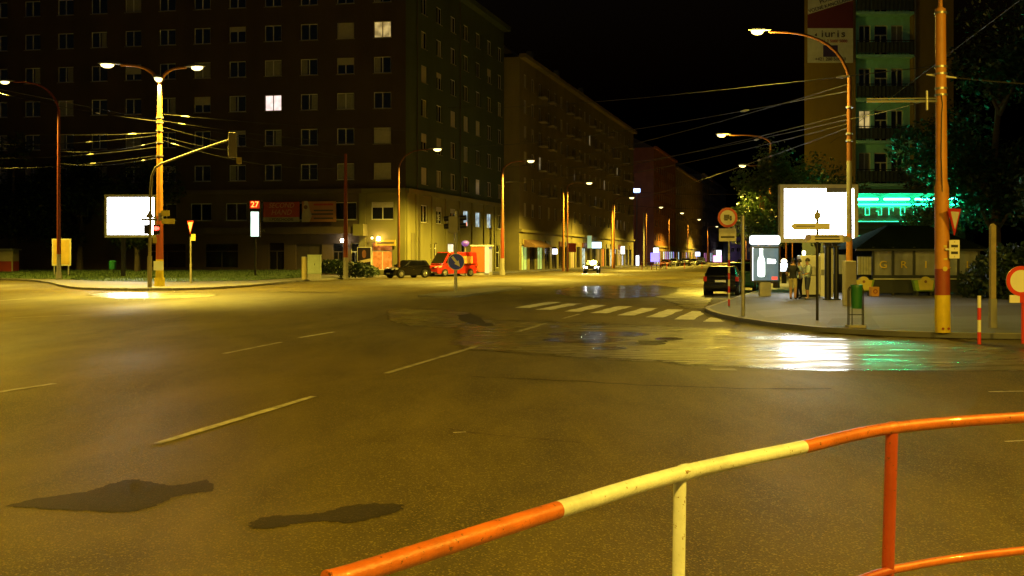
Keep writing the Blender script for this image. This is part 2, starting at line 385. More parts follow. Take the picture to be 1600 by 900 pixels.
for i in range(9000):
    k = rg.randrange(7); u = rg.random(); w = rg.random() ** 1.3
    a = Vector((*gp[k], .16)).lerp(Vector((*gp[k + 1], .16)), u); b = Vector((*gt[k], .62)).lerp(Vector((*gt[k + 1], .62)), u)
    p = a.lerp(b, w); h = rg.uniform(.05, .2); an = rg.uniform(0, 6.3); dx, dy = math.cos(an) * .03, math.sin(an) * .03
    gb.add([p + Vector((-dx, -dy, -.01)), p + Vector((dx, dy, -.01)), p + Vector((rg.uniform(-.08, .08), rg.uniform(-.08, .08), h))], [(0, 1, 2)])
tag(gb.build('grass', M_BLADE), 'short grass growing on the far verge', 'grass', kind='stuff')
# the small island the camera stands on
isl = MB().slab(smooth_poly([(-6, -6), (-2.2, 1.2), (-.8, 3.2), (.5, 4.5), (1.7, 5.3), (3.5, 5.8), (9, 6), (14, 2), (10, -8)], 4), -.2, .12).build('traffic_island', PAVE2)
tag(isl, 'pavement corner under the red and white railing', 'pavement', kind='structure')
# island under the arrow sign and signal
ix, iy = gx(712, 54.5), 54.5
MBI = MB().slab([(ix - 1.1 + UX * s + math.cos(q) * .0, iy + 0 * q) for q, s in ()] or smooth_poly([(ix - 1.6, iy - 3.5), (ix - .2, iy - 4.4), (ix + .6, iy - 3), (ix + 2.0, iy + 3), (ix + 3.4, iy + 9), (ix + 1.6, iy + 9), (ix - .1, iy + 3), (ix - 1.6, iy - 3.5)], 3)[:-1], -.1, .1).build('traffic_island', PAVE2)
tag(MBI, 'low kerbed island under the blue arrow sign', 'pavement', kind='structure')

def sheet(name, pts, z, m, parent=road, kind=None):
    o = MB().add([(x, y, z) for x, y in pts], [tuple(range(len(pts)))]).build(name, m, parent)
    if kind: o['kind'] = kind
    return o
def gpt(px, py): D = FOC * CAM_H / (py - HOR); return (gx(px, D), D)
def ragged(pts, amp, seed, sub=6):
    r = random.Random(seed); P = smooth_poly(list(pts) + [pts[0]], sub)[:-1]; k = len(P); out = []
    ws = [(r.choice((5, 9, 14, 23, 31, 47, 60)), r.uniform(0, 6.3), r.uniform(.4, 1)) for _ in range(9)]
    for i, (x, y) in enumerate(P):
        d = Vector(P[(i + 1) % k]) - Vector(P[i - 1]); nn = Vector((d.y, -d.x)).normalized() if d.length else Vector((0, 0))
        q = amp * sum(a * math.sin(2 * math.pi * f * i / k + ph) / (1 + f * .03) for f, ph, a in ws) / 2.2
        out.append((x + nn.x * q, y + nn.y * q))
    return out
# wet, coarser resurfaced strip across the mouth of the right-hand road
wetp_old = [gpt(*p) for p in ((740, 497), (860, 503), (1000, 507), (1120, 515), (1230, 523), (1330, 531), (1420, 536), (1600, 545), (1760, 550), (1760, 566), (1600, 572), (1400, 573), (1200, 573), (1060, 566), (960, 560), (850, 552), (760, 545), (745, 520))]
def wet_band(name, rows, z, m, sub_=5):
    """film of water between a far and a near edge; 'wetness' falls to 0 at the rim"""
    P = []
    for i in range(len(rows) - 1):
        for k in range(sub_ + (i == len(rows) - 2)):
            t = k / sub_; P.append([rows[i][j] * (1 - t) + rows[i + 1][j] * t for j in range(3)])
    mb = MB(); vals = []; lv = (0, .06, .2, .5, .8, .94, 1); n = len(lv); K = len(P) - 1
    for i, (px, y0, y1) in enumerate(P):
        for q in lv:
            mb.v.append((*gpt(px, y0 + (y1 - y0) * q), z)); e = min(i / K, 1 - i / K) * 6
            vals.append(min(1.0, min(q, 1 - q) * 4, e))
    for i in range(K):
        for j in range(n - 1): mb.f.append([i * n + j + 1, (i + 1) * n + j + 1, (i + 1) * n + j, i * n + j]); mb.m.append(0); mb.sm.append(False)
    o = mb.build(name, m, road); a = o.data.attributes.new('wetness', 'FLOAT', 'POINT'); a.data.foreach_set('value', vals); return o
wet_band('wet_strip', ((690, 494, 545), (740, 493, 552), (860, 498, 560), (1000, 503, 570), (1120, 508, 578), (1230, 518, 582), (1330, 526, 584), (1420, 531, 584), (1600, 538, 584), (1800, 545, 580)), .0045, M_WET)
wet_band('wet_lane', ((985, 442, 449), (1030, 436, 468), (1070, 431, 486), (1096, 429, 489), (1118, 432, 470)), .0052, M_WET)
wet_band('wet_patch', ((600, 484, 500), (640, 480, 512), (700, 482, 516), (742, 488, 506)), .0056, M_WET)
wet_band('wet_patch', ((130, 459, 462), (190, 456, 468), (280, 456, 467), (350, 460, 463)), .0056, M_WET)
for i, pts in enumerate((
        ((900, 447), (960, 446), (1030, 447), (1060, 452), (1030, 460), (960, 466), (900, 464), (870, 456)),
        ((1040, 470), (1080, 466), (1110, 466), (1108, 472), (1085, 479), (1055, 477)),
        ((1068, 447), (1085, 446), (1100, 450), (1090, 456), (1070, 455)))):
    pass
wet_band('puddle', ((860, 454, 458), (900, 446, 466), (960, 444, 469), (1030, 445, 464), (1066, 450, 456)), .0066, M_PUD)
for i, pts in enumerate((
        ((860, 519), (930, 521), (960, 524), (900, 525), (862, 522)), ((930, 519), (1010, 523), (1010, 525), (950, 523)),
        ((850, 527), (900, 527), (975, 533), (960, 536), (880, 533)), ((930, 543), (960, 542), (975, 545), (940, 547)),
        ((1030, 527), (1060, 530), (1050, 532), (1030, 530)), ((1180, 545), (1260, 543), (1280, 547), (1200, 549)))):
    xs_ = [p[0] for p in pts]; ys_ = [p[1] for p in pts]; x0_, x1_, ym = min(xs_), max(xs_), sum(ys_) / len(ys_); hh_ = (max(ys_) - min(ys_)) * .7
    wet_band('rut_puddle', ((x0_ - 10, ym, ym + 1), (x0_ * .7 + x1_ * .3, ym - hh_, ym + hh_), (x0_ * .3 + x1_ * .7, ym - hh_, ym + hh_), (x1_ + 10, ym, ym + 1)), .0075 + i * .0002, M_PUD, 4)
# two dark tarred repairs close by, then the arrow sign's painted shadow
sheet('tar_or_shadow_patch', ragged([gpt(*p) for p in ((8, 792), (60, 779), (140, 768), (170, 757), (205, 750), (232, 753), (262, 759), (300, 755), (325, 751), (333, 766), (300, 772), (268, 778), (240, 792), (190, 801), (120, 798), (60, 795))], .05, 1, 12), .004, M_TAR_SHADOW)
sheet('tar_or_shadow_patch', ragged([gpt(*p) for p in ((388, 818), (420, 808), (470, 805), (510, 800), (545, 791), (590, 787), (626, 789), (622, 799), (590, 809), (550, 817), (510, 815), (470, 818), (430, 825), (395, 826))], .035, 2, 12), .004, M_TAR_SHADOW)
sheet('tar_or_shadow_patch', ragged([gpt(*p) for p in ((714, 493), (735, 491), (752, 498), (758, 504), (770, 506), (770, 510), (745, 508), (722, 502))], .05, 3, 5), .0085, M_TAR_SHADOW)  # cast shadow of the arrow sign, laid as a dark sheet
# cracks
def crack(pp, w, seed):
    r = random.Random(seed); P = smooth_poly([gpt(*p) for p in pp], 8); m = MB()
    L = []; Rr = []
    for i, (x, y) in enumerate(P):
        d = Vector(P[min(i + 1, len(P) - 1)]) - Vector(P[max(i - 1, 0)]); nn = Vector((-d.y, d.x)).normalized()
        ww = w * r.uniform(.3, 1.2); c = Vector((x, y)) + nn * r.uniform(-w, w) * 1.5
        L.append((*(c + nn * ww), .0045)); Rr.append((*(c - nn * ww), .0045))
    k = len(P); m.add(L + Rr, [(i, k + i, k + i + 1, i + 1) for i in range(k - 1)])
    m.build('crack', M_TAR_SHADOW, road)
crack(((700, 670), (760, 679), (830, 685), (905, 692)), .012, 1)
crack(((750, 547), (900, 560), (1050, 568), (1200, 576), (1420, 576), (1600, 571)), .04, 2)
crack(((730, 588), (900, 596), (1100, 606), (1300, 608)), .04, 3)
mh = MB().disc((0, 0, 0), .34, .012, 20, 0, 'z').build('manhole_cover', M_TAR_SHADOW, road, (*gpt(1016, 537), .008))
MB().bb(-.32, .32, -.16, .16, -.002, .009).build('drain_grate', M_TAR_SHADOW, road, (*gpt(1020, 534), .006))
# zebra crossing
near = [(803, 481), (837, 484), (880, 487), (922, 489.5), (965, 493), (1008, 496), (1052, 499.5), (1099, 503)]
for i, (px, py) in enumerate(near):
    x, y = gpt(px, py); L = 5.2 if i < 7 else 3.2; w = .56
    r = random.Random(i); m = MB(); k = 10
    Lp = [(x + UX * L * j / k + r.uniform(-.03, .03), y + UY * L * j / k, .0095) for j in range(k + 1)]
    Rp = [(a + w + r.uniform(-.03, .03), b - w * .25, .0095) for a, b, c in Lp]
    m.add(Lp + Rp, [(j, k + 1 + j, k + 2 + j, j + 1) for j in range(k)]); m.build('crossing_stripe', M_LINE, road)
M_LINE2 = pbr('worn_road_paint', (.34, .32, .27), .55, var=.35, scale=7, stains=.6)
def dash(p, q, w, z=.0088, m=M_LINE):
    a = Vector(gpt(*p)); b = Vector(gpt(*q)); d = (b - a).normalized(); nn = Vector((-d.y, d.x)) * w / 2
    k = 14; r = random.Random(int(p[0])); L = []; Q = []
    for j in range(k + 1):
        c = a.lerp(b, j / k); e = r.uniform(.7, 1.1); L.append((*(c + nn * e), z)); Q.append((*(c - nn * e), z))
    MB().add(L + Q, [(j, k + 1 + j, k + 2 + j, j + 1) for j in range(k)]).build('lane_dash', m, road)
dash((245, 694), (490, 620), .12, m=pbr('fair_road_paint', (.42, .40, .33), .6, var=.35, scale=12, stains=.7)); dash((603, 584), (747, 541), .13, m=M_LINE2); dash((806, 520), (855, 505), .13, m=M_LINE2); dash((880, 498), (905, 491), .13, m=M_LINE2)
dash((-20, 616), (85, 600), .13, m=M_LINE2); dash((350, 553), (440, 535), .12, m=M_LINE2); dash((468, 528), (522, 519), .13)
dash((1500, 548), (1570, 545), .12, .012); dash((1110, 578), (1150, 578), .3, m=M_LINE2); dash((708, 677), (728, 676), .04); dash((1545, 613), (1600, 612), .08, m=M_LINE); dash((1570, 691), (1610, 689), .05)
dash((0, 470), (40, 467), .14); dash((600, 446), (720, 440), .14, m=M_LINE2); dash((760, 448), (900, 440), .14, m=M_LINE2)
dash((20, 497), (110, 493), .12, m=M_LINE2)

# ------------------------------------------------------------------ buildings
def facade(name, root, p0, p1, z0, z1, ops, m, depth=.28):
    """wall from p0 to p1 (left to right seen from outside) with real openings; local to root"""
    p0 = Vector((p0[0], p0[1], 0)); p1 = Vector((p1[0], p1[1], 0)); d = (p1 - p0); L = d.length; d.normalize()
    inn = Vector((-d.y, d.x, 0)); o = Vector(root.location); o.z = 0
    xs = sorted({0.0, L, *[round(v, 4) for q in ops for v in q[:2]]}); zs = sorted({z0, z1, *[round(v, 4) for q in ops for v in q[2:4]]})
    m_ = MB()
    def P(s, z, y=0): return p0 - o + d * s + inn * y + Vector((0, 0, z))
    ops = [tuple(round(v, 4) for v in q[:4]) for q in ops]
    for i in range(len(xs) - 1):
        run = None
        for j in range(len(zs) - 1):
            cx, cz = (xs[i] + xs[i + 1]) / 2, (zs[j] + zs[j + 1]) / 2
            hole = any(q[0] < cx < q[1] and q[2] < cz < q[3] for q in ops)
            if not hole: m_.add([P(xs[i], zs[j]), P(xs[i + 1], zs[j]), P(xs[i + 1], zs[j + 1]), P(xs[i], zs[j + 1])], [(0, 1, 2, 3)])
    for s0, s1, b, t in ops:
        for A, B in (((s0, b), (s1, b)), ((s1, b), (s1, t)), ((s1, t), (s0, t)), ((s0, t), (s0, b))):
            m_.add([P(*A), P(*B), P(*B, depth), P(*A, depth)], [(0, 1, 2, 3)])
    m_.build(name, m, root)
    return P, math.atan2(d.y, d.x)
WIN = {}; CURT = random.Random(77); M_CURT = pbr('net_curtain', (.30, .29, .26), .9, var=.2, scale=4)
def win_mesh(w, h, style):
    k = (round(w, 2), round(h, 2), style)
    if k in WIN: return WIN[k]
    f = MB(); t = .07
    y0, y1 = .12, .19
    f.bb(-w / 2, w / 2, y0, y1, 0, t); f.bb(-w / 2, w / 2, y0, y1, h - t, h); f.bb(-w / 2, -w / 2 + t, y0, y1, t, h - t); f.bb(w / 2 - t, w / 2, y0, y1, t, h - t)
    if style in ('two', 'shop'): f.bb(-.045, .045, y0, y1, t, h - t)
    if style == 'three':
        for x in (-w / 6, w / 6): f.bb(x - .04, x + .04, y0, y1, t, h - t)
    if style == 'trans': f.bb(-.045, .045, y0, y1, t, h * .68 - .04); f.bb(-w / 2 + t, w / 2 - t, y0, y1, h * .68 - .04, h * .68 + .04)
    g = MB().bb(-w / 2 + t * .5, w / 2 - t * .5, .15, .17, t * .5, h - t * .5)
    s = MB().bb(-w / 2 - .08, w / 2 + .08, -.07, .14, -.06, -.005)
    WIN[k] = (f.mesh('window', M_FRAME), g, s.mesh('sill', M_TRIM)); return WIN[k]
PANES = {}
def window(root, P, rz, s, z, w, h, style='two', glass=None, sill=True, blind=0, frame=None):
    fm, g, sm = win_mesh(w, h, style); glass = glass or M_GLASS
    if frame:
        kf = (w, h, style, frame.name)
        if kf not in PANES: PANES[kf] = fm.copy(); PANES[kf].materials[0] = frame
        fm = PANES[kf]
    o = put('window', fm, root, P(s, z), rz)
    kk = (round(w, 2), round(h, 2), style, glass.name)
    if kk not in PANES: PANES[kk] = g.mesh('pane', glass)
    put('pane', PANES[kk], o)
    if sill: put('sill', sm, o)
    if glass is M_GLASS and not blind and style == 'two' and w < 2 and CURT.random() < .4:
        c = CURT.choice((-1, 1, 0)); kc = (w, h, c)
        if kc not in PANES:
            cm = MB(); x0, x1 = (-w / 2 + .1, w / 2 - .1) if c == 0 else ((-w / 2 + .1, -w * .12) if c < 0 else (w * .12, w / 2 - .1)); nf = 9
            for q in range(nf): cm.bb(x0 + (x1 - x0) * q / nf, x0 + (x1 - x0) * (q + 1) / nf, .138 - .006 * (q % 2), .148, .09, h - .09)
            PANES[kc] = cm.mesh('curtain', M_CURT)
        put('curtain', PANES[kc], o)
    if blind:
        b = MB(); nb = max(3, int(h * blind / .12))
        for i in range(nb): b.bb(-w / 2 + .04, w / 2 - .04, .075, .1 + .012 * (i % 2), h - .02 - h * blind * (i + 1) / nb, h - .025 - h * blind * i / nb)
        b.build('blind', M_BLIND, o)
    return o
def ledge(root, name, p0, p1, z0, z1, out, m=None, off=0):
    p0 = Vector((p0[0], p0[1], 0)); p1 = Vector((p1[0], p1[1], 0)); d = (p1 - p0).normalized(); n_ = Vector((d.y, -d.x, 0)); o = Vector(root.location); o.z = 0
    a, b = p0 - o, p1 - o
    q = [a + n_ * off, b + n_ * off, b + n_ * (out + off), a + n_ * (out + off)]
    return MB().hexa([v + Vector((0, 0, z0)) for v in (q[3], q[2], q[1], q[0])], [v + Vector((0, 0, z1)) for v in (q[3], q[2], q[1], q[0])]).build(name, m or M_TRIM, root)

# ---- corner block
A = thing('apartment_block', 'large dark corner apartment block with yellow lit lower storeys', 'building', (CX, CY, 0))
LEN = 46.0
pL = (CX + LX * LEN, CY + LY * LEN); pC = (CX, CY); ROWZ = [10.9 - 1.57 + 3.4 * k for k in range(6)]
cols = [2.31 + 3.69 * k for k in range(12)]
ops = [(LEN - t - .86, LEN - t + .86, z, z + 1.57) for t in cols for z in ROWZ]
P, rz = facade('wall', A, pL, pC, 8.3, 30.3, ops, M_DARKR)
lit = {(3, 2): M_LITP, (0, 4): M_LITY}
blinds = {(1, 3): .42, (0, 1): 1.0, (0, 0): .98, (1, 4): .95, (4, 4): .3, (5, 2): .5, (2, 5): .3, (7, 3): .6, (4, 1): .25, (6, 0): .4}
for k, t in enumerate(cols):
    for j, z in enumerate(ROWZ):
        window(A, P, rz, LEN - t, z, 1.72, 1.57, 'two', lit.get((k, j)), True, blinds.get((k, j), 0))
ops = []
mz = [2.31, 5.99, 9.9, 13.5, 17.2, 20.9, 24.6, 28.3]
for t in mz: ops.append((LEN - t - 1.1, LEN - t + 1.1, 5.45, 7.15))
def LT(p0, p1, zb, zt): return (LEN - t_of(p0), LEN - t_of(p1), zb, zt)
shop = LT(581, 613, .62, 3.3); gate = LT(462, 503, .6, 3.1); gl1 = LT(420, 444, .6, 3.3); gl2 = LT(548, 561, .6, 3.2); gl3 = LT(520, 536, .6, 3.2); gl4 = LT(320, 372, .8, 3.2); gl5 = LT(230, 290, .8, 3.2)
M_OCHRE_SHADE = pbr('shaded_ochre_render', (.15, .11, .075), .9, var=.15, scale=.5, stains=.35)  # darker copy of the ochre: shade away from the lit corner, painted in
allop = ops + [shop, gate, gl1, gl2, gl3, gl4, gl5]; cut = LEN - 4.3; pM = (CX + LX * 4.3, CY + LY * 4.3)
facade('wall', A, pL, pM, 0, 8.29, [q for q in allop if q[1] < cut], M_OCHRE_SHADE)
facade('wall', A, pM, pC, 0, 8.29, [(q[0] - cut, q[1] - cut, q[2], q[3]) for q in allop if q[0] > cut], M_OCHRE)
dL = Vector((-LX, -LY, 0)); iL = Vector((-dL.y, dL.x, 0)); rz2 = math.atan2(dL.y, dL.x)
def P2(s, z, y=0): return Vector((LX * LEN, LY * LEN, 0)) + dL * s + iL * y + Vector((0, 0, z))
for k, t in enumerate(mz): window(A, P2, rz2, LEN - t, 5.45, 2.2, 1.7, 'two', None, True, .3 if k == 0 else 0)
for q, g, fr in ((shop, M_LITW, M_FRAME), (gl1, None, M_FRAMED), (gl2, None, M_FRAME), (gl3, None, M_FRAMED), (gl4, None, M_FRAMED), (gl5, None, M_FRAMED)):
    w = q[1] - q[0]; window(A, P2, rz2, (q[0] + q[1]) / 2, q[2], w, q[3] - q[2], 'trans', g, False, 0, fr)
w = gate[1] - gate[0]
dr = put('door', MB().bb(-w / 2, w / 2, .2, .27, 0, 2.5).bb(-.02, .02, .18, .2, 0, 2.5).mesh('door', M_FRAMED), A, P2((gate[0] + gate[1]) / 2, .6), rz2)
put('handle', MB().tube([(.12, .17, .9), (.12, .17, 1.15)], .015, 6).mesh('handle', M_STEEL), dr)
# pilasters framing the lower bays
for t in (0.35, 4.3): 
    put('pilaster', MB().bb(-.32, .32, -.12, 0, 0, 8.0).mesh('pilaster', M_OCHRE), A, P2(LEN - t - (.0 if t > 1 else .0), 0), rz2)
ledge(A, 'cornice', pL, pM, 8.0, 8.45, .32, M_OCHRE_SHADE); ledge(A, 'cornice', pM, pC, 8.0, 8.45, .325, M_OCHRE)
ledge(A, 'canopy', (CX + LX * t_of(300), CY + LY * t_of(300)), (CX + LX * t_of(562), CY + LY * t_of(562)), 4.1, 4.75, 1.1, M_OCHRE_SHADE)
ledge(A, 'canopy', (CX + LX * t_of(558), CY + LY * t_of(558)), (CX + LX * t_of(574), CY + LY * t_of(574)), 3.9, 5.0, 1.3, M_OCHRE, .0)
ledge(A, 'cornice', pL, pC, 30.1, 30.7, .7, M_DARKR)
tx = t_of(415); cp = P2(LEN - tx, 4.42, -1.125)
text('lettering', 'ERIA', .42, pbr('faded_letters', (.42, .38, .2), .6), A, cp, rz2)
# avenue side
AL = 34.0; e = st(AL, 0)
cols2 = [5.13 + 4.5 * k for k in range(7)]; RZ2 = [10.83 - 1.72 + 3.4 * k for k in range(6)]
ops = [(a - .85, a + .85, z, z + 1.72) for a in cols2 for z in RZ2]
P3, rz3 = facade('wall', A, pC, e, 8.3, 30.3, ops, M_GREENR)
bl2 = {(0, 3): 1.0, (1, 3): .3, (0, 0): .95, (0, 1): .5, (2, 2): 1.0, (3, 2): 1.0, (4, 2): 1.0, (1, 1): .8, (5, 4): .5}
for k, a in enumerate(cols2):
    for j, z in enumerate(RZ2): window(A, P3, rz3, a, z, 1.7, 1.72, 'two', M_LITD if (k, j) == (4, 0) else None, True, bl2.get((k, j), 0))
ops = [(a - .95, a + .95, 5.3, 7.05) for a in cols2]
sh2 = [(7.0, 8.9), (11.9, 14.6), (16.5, 18.5), (20.5, 23), (25, 27.4), (29.5, 32)]
ops2 = [(s0, s1, .5 if i else 1.6, 3.3) for i, (s0, s1) in enumerate(sh2)]
P4, rz4 = facade('wall', A, pC, e, 0, 8.29, ops + ops2, M_OCHRE)
for k, a in enumerate(cols2): window(A, P4, rz4, a, 5.3, 1.9, 1.75, 'two', M_LITC if k in (3, 4, 5) else None, True, .25 if k in (1, 2) else 0)
for i, q in enumerate(ops2): window(A, P4, rz4, (q[0] + q[1]) / 2, q[2], q[1] - q[0], q[3] - q[2], 'trans', {1: glow('lit_white_room', (1, .92, .75), 1.2, .5)}.get(i), False, 0, M_FRAME)
for i, a in enumerate([.4, 2.9, 7.4, 11.7, 16.3, 20.8, 25.4, 29.8, 33.6]):
    put('pilaster', MB().bb(-.3, .3, -.14, 0, 0, 8.0).mesh('pilaster', M_OCHRE), A, P4(a, 0), rz4)
for a in (1.5, 1.95, 2.4): put('groove', MB().bb(-.05, .05, -.03, .0, .3, 4.2).mesh('groove', M_FRAMED), A, P4(a, 0), rz4)
text('lettering', 'SE', .85, M_WHITE, A, P4(cols2[1], 5.95, .08), rz4, .01)
text('lettering', 'P', .8, M_WHITE, A, P4(cols2[2] - .4, 5.95, .08), rz4, .01)
ledge(A, 'cornice', pC, e, 8.0, 8.45, .34, M_OCHRE)
ledge(A, 'cornice', pC, e, 30.1, 30.7, .9, M_GREENR)
o_ = Vector((CX, CY, 0)); bkx = Vector((CX + LX * LEN - UX * -14, CY + LY * LEN + 14, 0))
rf = [Vector((*pL, 0)) - o_, Vector((0, 0, 0)), e - o_, st(AL, -14) - o_, Vector((*pL, 0)) - o_ + Vector((4, 16, 0))]
MB().slab([(v.x, v.y) for v in rf], 30.2, 30.28).build('roof', M_ROOF, A)
q0, q1, q2, q3 = st(.3, -.3) - o_, st(AL, -.3) - o_, st(AL, -9) - o_, st(9, -9) - o_
MB().add([q0 + Vector((0, 0, 30.7)), q1 + Vector((0, 0, 30.7)), q2 + Vector((0, 0, 34.5)), q3 + Vector((0, 0, 34.5))], [(0, 1, 2, 3)]).build('roof', M_ROOF, A)
MB().add([Vector((q.x, q.y, z)) for q, z in ((e - o_, 0), (st(AL, -14) - o_, 0), (st(AL, -14) - o_, 30.2), (e - o_, 30.2))], [(0, 1, 2, 3)]).build('wall', M_DARKR, A)
for ss in (5.13 - 2.2, 16.3):   # downpipes
    put('downpipe', MB().tube([(0, -.1, .2), (0, -.1, 30)], .06, 6).mesh('downpipe', M_FRAMED), A, P3(ss, 0), rz3)

M_LITD2 = glow('lit_lamp_room', (1, .78, .4), .4, .8, 1.3)
# ---- long row behind it
B = thing('apartment_block', 'long avenue block with small balconies and shops below', 'building', tuple(st(34.3, 1.9)))
b0, b1 = 34.3, 123.0
BL = b1 - b0
M_OLIVE = pbr('olive_render', (.25, .21, .11), .9, var=.18, scale=.35, bump=.2, bscale=18, stains=.35)
M_OLIVE2 = pbr('ochre_dark_render', (.31, .27, .12), .9, var=.18, scale=.35, stains=.35)
bc = []
sB = 3.0
while sB < BL - 2: bc.append(sB); sB += 3.9 + (1.2 if len(bc) % 4 == 3 else 0)
BZ = [7.0 + 3.3 * k for k in range(6)]
ops = [(s - .7, s + .7, z, z + 1.75) for s in bc for z in BZ]
P5, rz5 = facade('wall', B, st(b0, 1.9), st(b1, 1.9), 5.2, 27.1, ops, M_OLIVE)
rb = random.Random(11)
for i, s in enumerate(bc):
    for j, z in enumerate(BZ):
        g = None; r = rb.random()
        if r < .10 and j < 5: g = M_LITD if r < .06 else M_LITD2
        window(B, P5, rz5, s, z, 1.4, 1.75, 'two', g, True, rb.choice([0, 0, 0, .4, .9]) if j < 4 else 0)
M_BALC = pbr('balcony_slab', (.32, .30, .25), .8)
for i, s in enumerate(bc):
    if i % 4 in (2, 3):
        for j, z in enumerate(BZ[1:6]):
            if rb.random() < .75:
                bo = put('balcony', MB().bb(-1.0, 1.0, -.95, 0, -.16, 0).mesh('balcony', M_BALC), B, P5(s, z - .1), rz5)
                rl = MB().bb(-1.0, 1.0, -.95, -.91, .95, 1.0)
                for q in range(11): rl.bb(-1.0 + q * .196, -.975 + q * .196, -.94, -.92, 0, .95)
                put('railing', rl.mesh('railing', M_FRAMED), bo)
shops = []; s = 1.2
while s < BL - 4:
    shops.append((s, s + 3.0, .15, 3.3)); s += 4.1
P6, rz6 = facade('wall', B, st(b0, 1.9), st(b1, 1.9), 0, 5.19, shops, M_OLIVE2)
for i, q in enumerate(shops):
    g = {0: M_LITG, 2: M_LITG, 7: M_LITD, 9: M_LITC, 12: M_LITD, 13: M_LITW, 15: M_LITC, 17: M_LITD}.get(i)
    window(B, P6, rz6, (q[0] + q[1]) / 2, .15, 3.0, 3.15, 'shop', g, False, 0, M_FRAMED)
    if i % 3 != 1: put('fascia', MB().bb(-1.45, 1.45, -.14, 0, 3.4, 4.1).mesh('fascia', pbr('shop_fascia%d' % (i % 4), [(.35, .28, .1), (.18, .05, .03), (.3, .3, .32), (.1, .12, .09)][i % 4], .5)), B, P6((q[0] + q[1]) / 2, 0), rz6)
ledge(B, 'cornice', st(b0, 1.9), st(b1, 1.9), 5.0, 5.35, .3, M_OLIVE2)
ledge(B, 'cornice', st(b0, 1.9), st(b1, 1.9), 26.9, 27.4, .8, M_OLIVE)
oB = Vector(B.location)
def fl(a, b, z): v = st(a, b) - oB; v.z = z; return v
MB().add([fl(b0, 1.9, 0), fl(b0, -12, 0), fl(b0, -12, 27), fl(b0, 1.9, 27)], [(3, 2, 1, 0)]).build('wall', M_OLIVE2, B)
MB().add([fl(b1, 1.9, 0), fl(b1, -12, 0), fl(b1, -12, 27), fl(b1, 1.9, 27)], [(0, 1, 2, 3)]).build('wall', M_OLIVE2, B)
MB().add([fl(b0, 1.2, 27.4), fl(b1, 1.2, 27.4), fl(b1, -5, 32), fl(b0, -5, 32), fl(b1, -12, 27.4), fl(b0, -12, 27.4)], [(0, 1, 2, 3), (3, 2, 4, 5), (0, 3, 5), (1, 4, 2)]).build('roof', M_ROOF, B)
for a in (52, 58.5, 90):
    sk = MB().box(fl(a, -1.2, 29.2), (1.0, .12, .9), rz5); sk.build('skylight', glow('attic_light', (1, .93, .75), .3) if a < 60 else M_GLASS, B)
for a in (44, 66, 84, 104): MB().box(fl(a, -5, 32.6), (1.2, .8, 2.2), rz5).build('chimney', M_OLIVE2, B)
hb = lambda s, z, y: P6(s, z, y)
awn = put('awning', MB().hexa([(-4.4, -1.6, 3.1), (4.4, -1.6, 3.1), (4.4, -.05, 3.1), (-4.4, -.05, 3.1)], [(-4.4, -1.6, 3.4), (4.4, -1.6, 3.4), (4.4, -.05, 4.1), (-4.4, -.05, 4.1)]).mesh('awning', pbr('awning_cloth', (.22, .12, .06), .8)), B, P6(6.3, 0), rz6)

def projecting(name, label, px, py, w, h, m, cat='sign', b=2.6, th=.25, side=False):
    a = a_of(px, b); p = st(a, b); D = p.y; z = CAM_H - (py - HOR) / FOC * D
    t = thing(name, label, cat, (p.x, p.y, z - h / 2), -AV if side else 0)
    MB().bb(-w / 2, w / 2, -th / 2, th / 2, 0, h).build('panel', m, t, bevel=.04)
    MB().bb(-w / 2 - .04, w / 2 + .04, -th / 2 + .03, th / 2 - .03, -.04, h + .04).build('frame', M_GREY, t)
    MB().tube([(-w / 2, 0, h * .5), (-w / 2 - .8, .1, h * .5)], .04, 6).build('bracket', M_GREY, t)
    return t
projecting('shop_sign', 'glowing pale blue sign over a shop on the avenue', 932, 383, 1.6, 1.0, glow('sign_cyan', (.55, .82, 1), 3))
projecting('shop_sign', 'unlit red shop sign beside the pale blue one', 893, 387, 1.3, 1.3, pbr('sign_red_dim', (.5, .08, .04), .5))
projecting('shop_sign', 'tall narrow pale blue banner sign above the shops', 921, 378, .7, 2.0, glow('sign_cyan_dim', (.35, .7, .9), .22))
projecting('shop_sign', 'round white lit sign low on the avenue block', 867, 393, .7, .7, glow('sign_white', (.9, .9, 1), 6))
projecting('shop_sign', 'small white lit sign at the end of the avenue block', 973, 391, .7, 1.4, glow('sign_white2', (.9, .95, 1), 4))
projecting('shop_sign', 'white lit vertical sign by the far street corner', 996, 407, .6, 2.0, glow('sign_white2', (.9, .95, 1), 4), b=3.2)
t = thing('roof_sign', 'small blue lit sign high above the side street', 'sign', tuple(at(995, 301, 243)))
MB().bb(-.72, .72, -.2, .2, 0, .9).build('panel', glow('sign_blue_glow', (.3, .45, 1), 7), t, bevel=.05)
MB().bb(-.8, .8, -.1, .1, -.08, .98).build('frame', M_GREY, t); MB().tube([(0, 0, -.1), (0, 0, -14)], .09, 6).build('post', M_GREY, t)

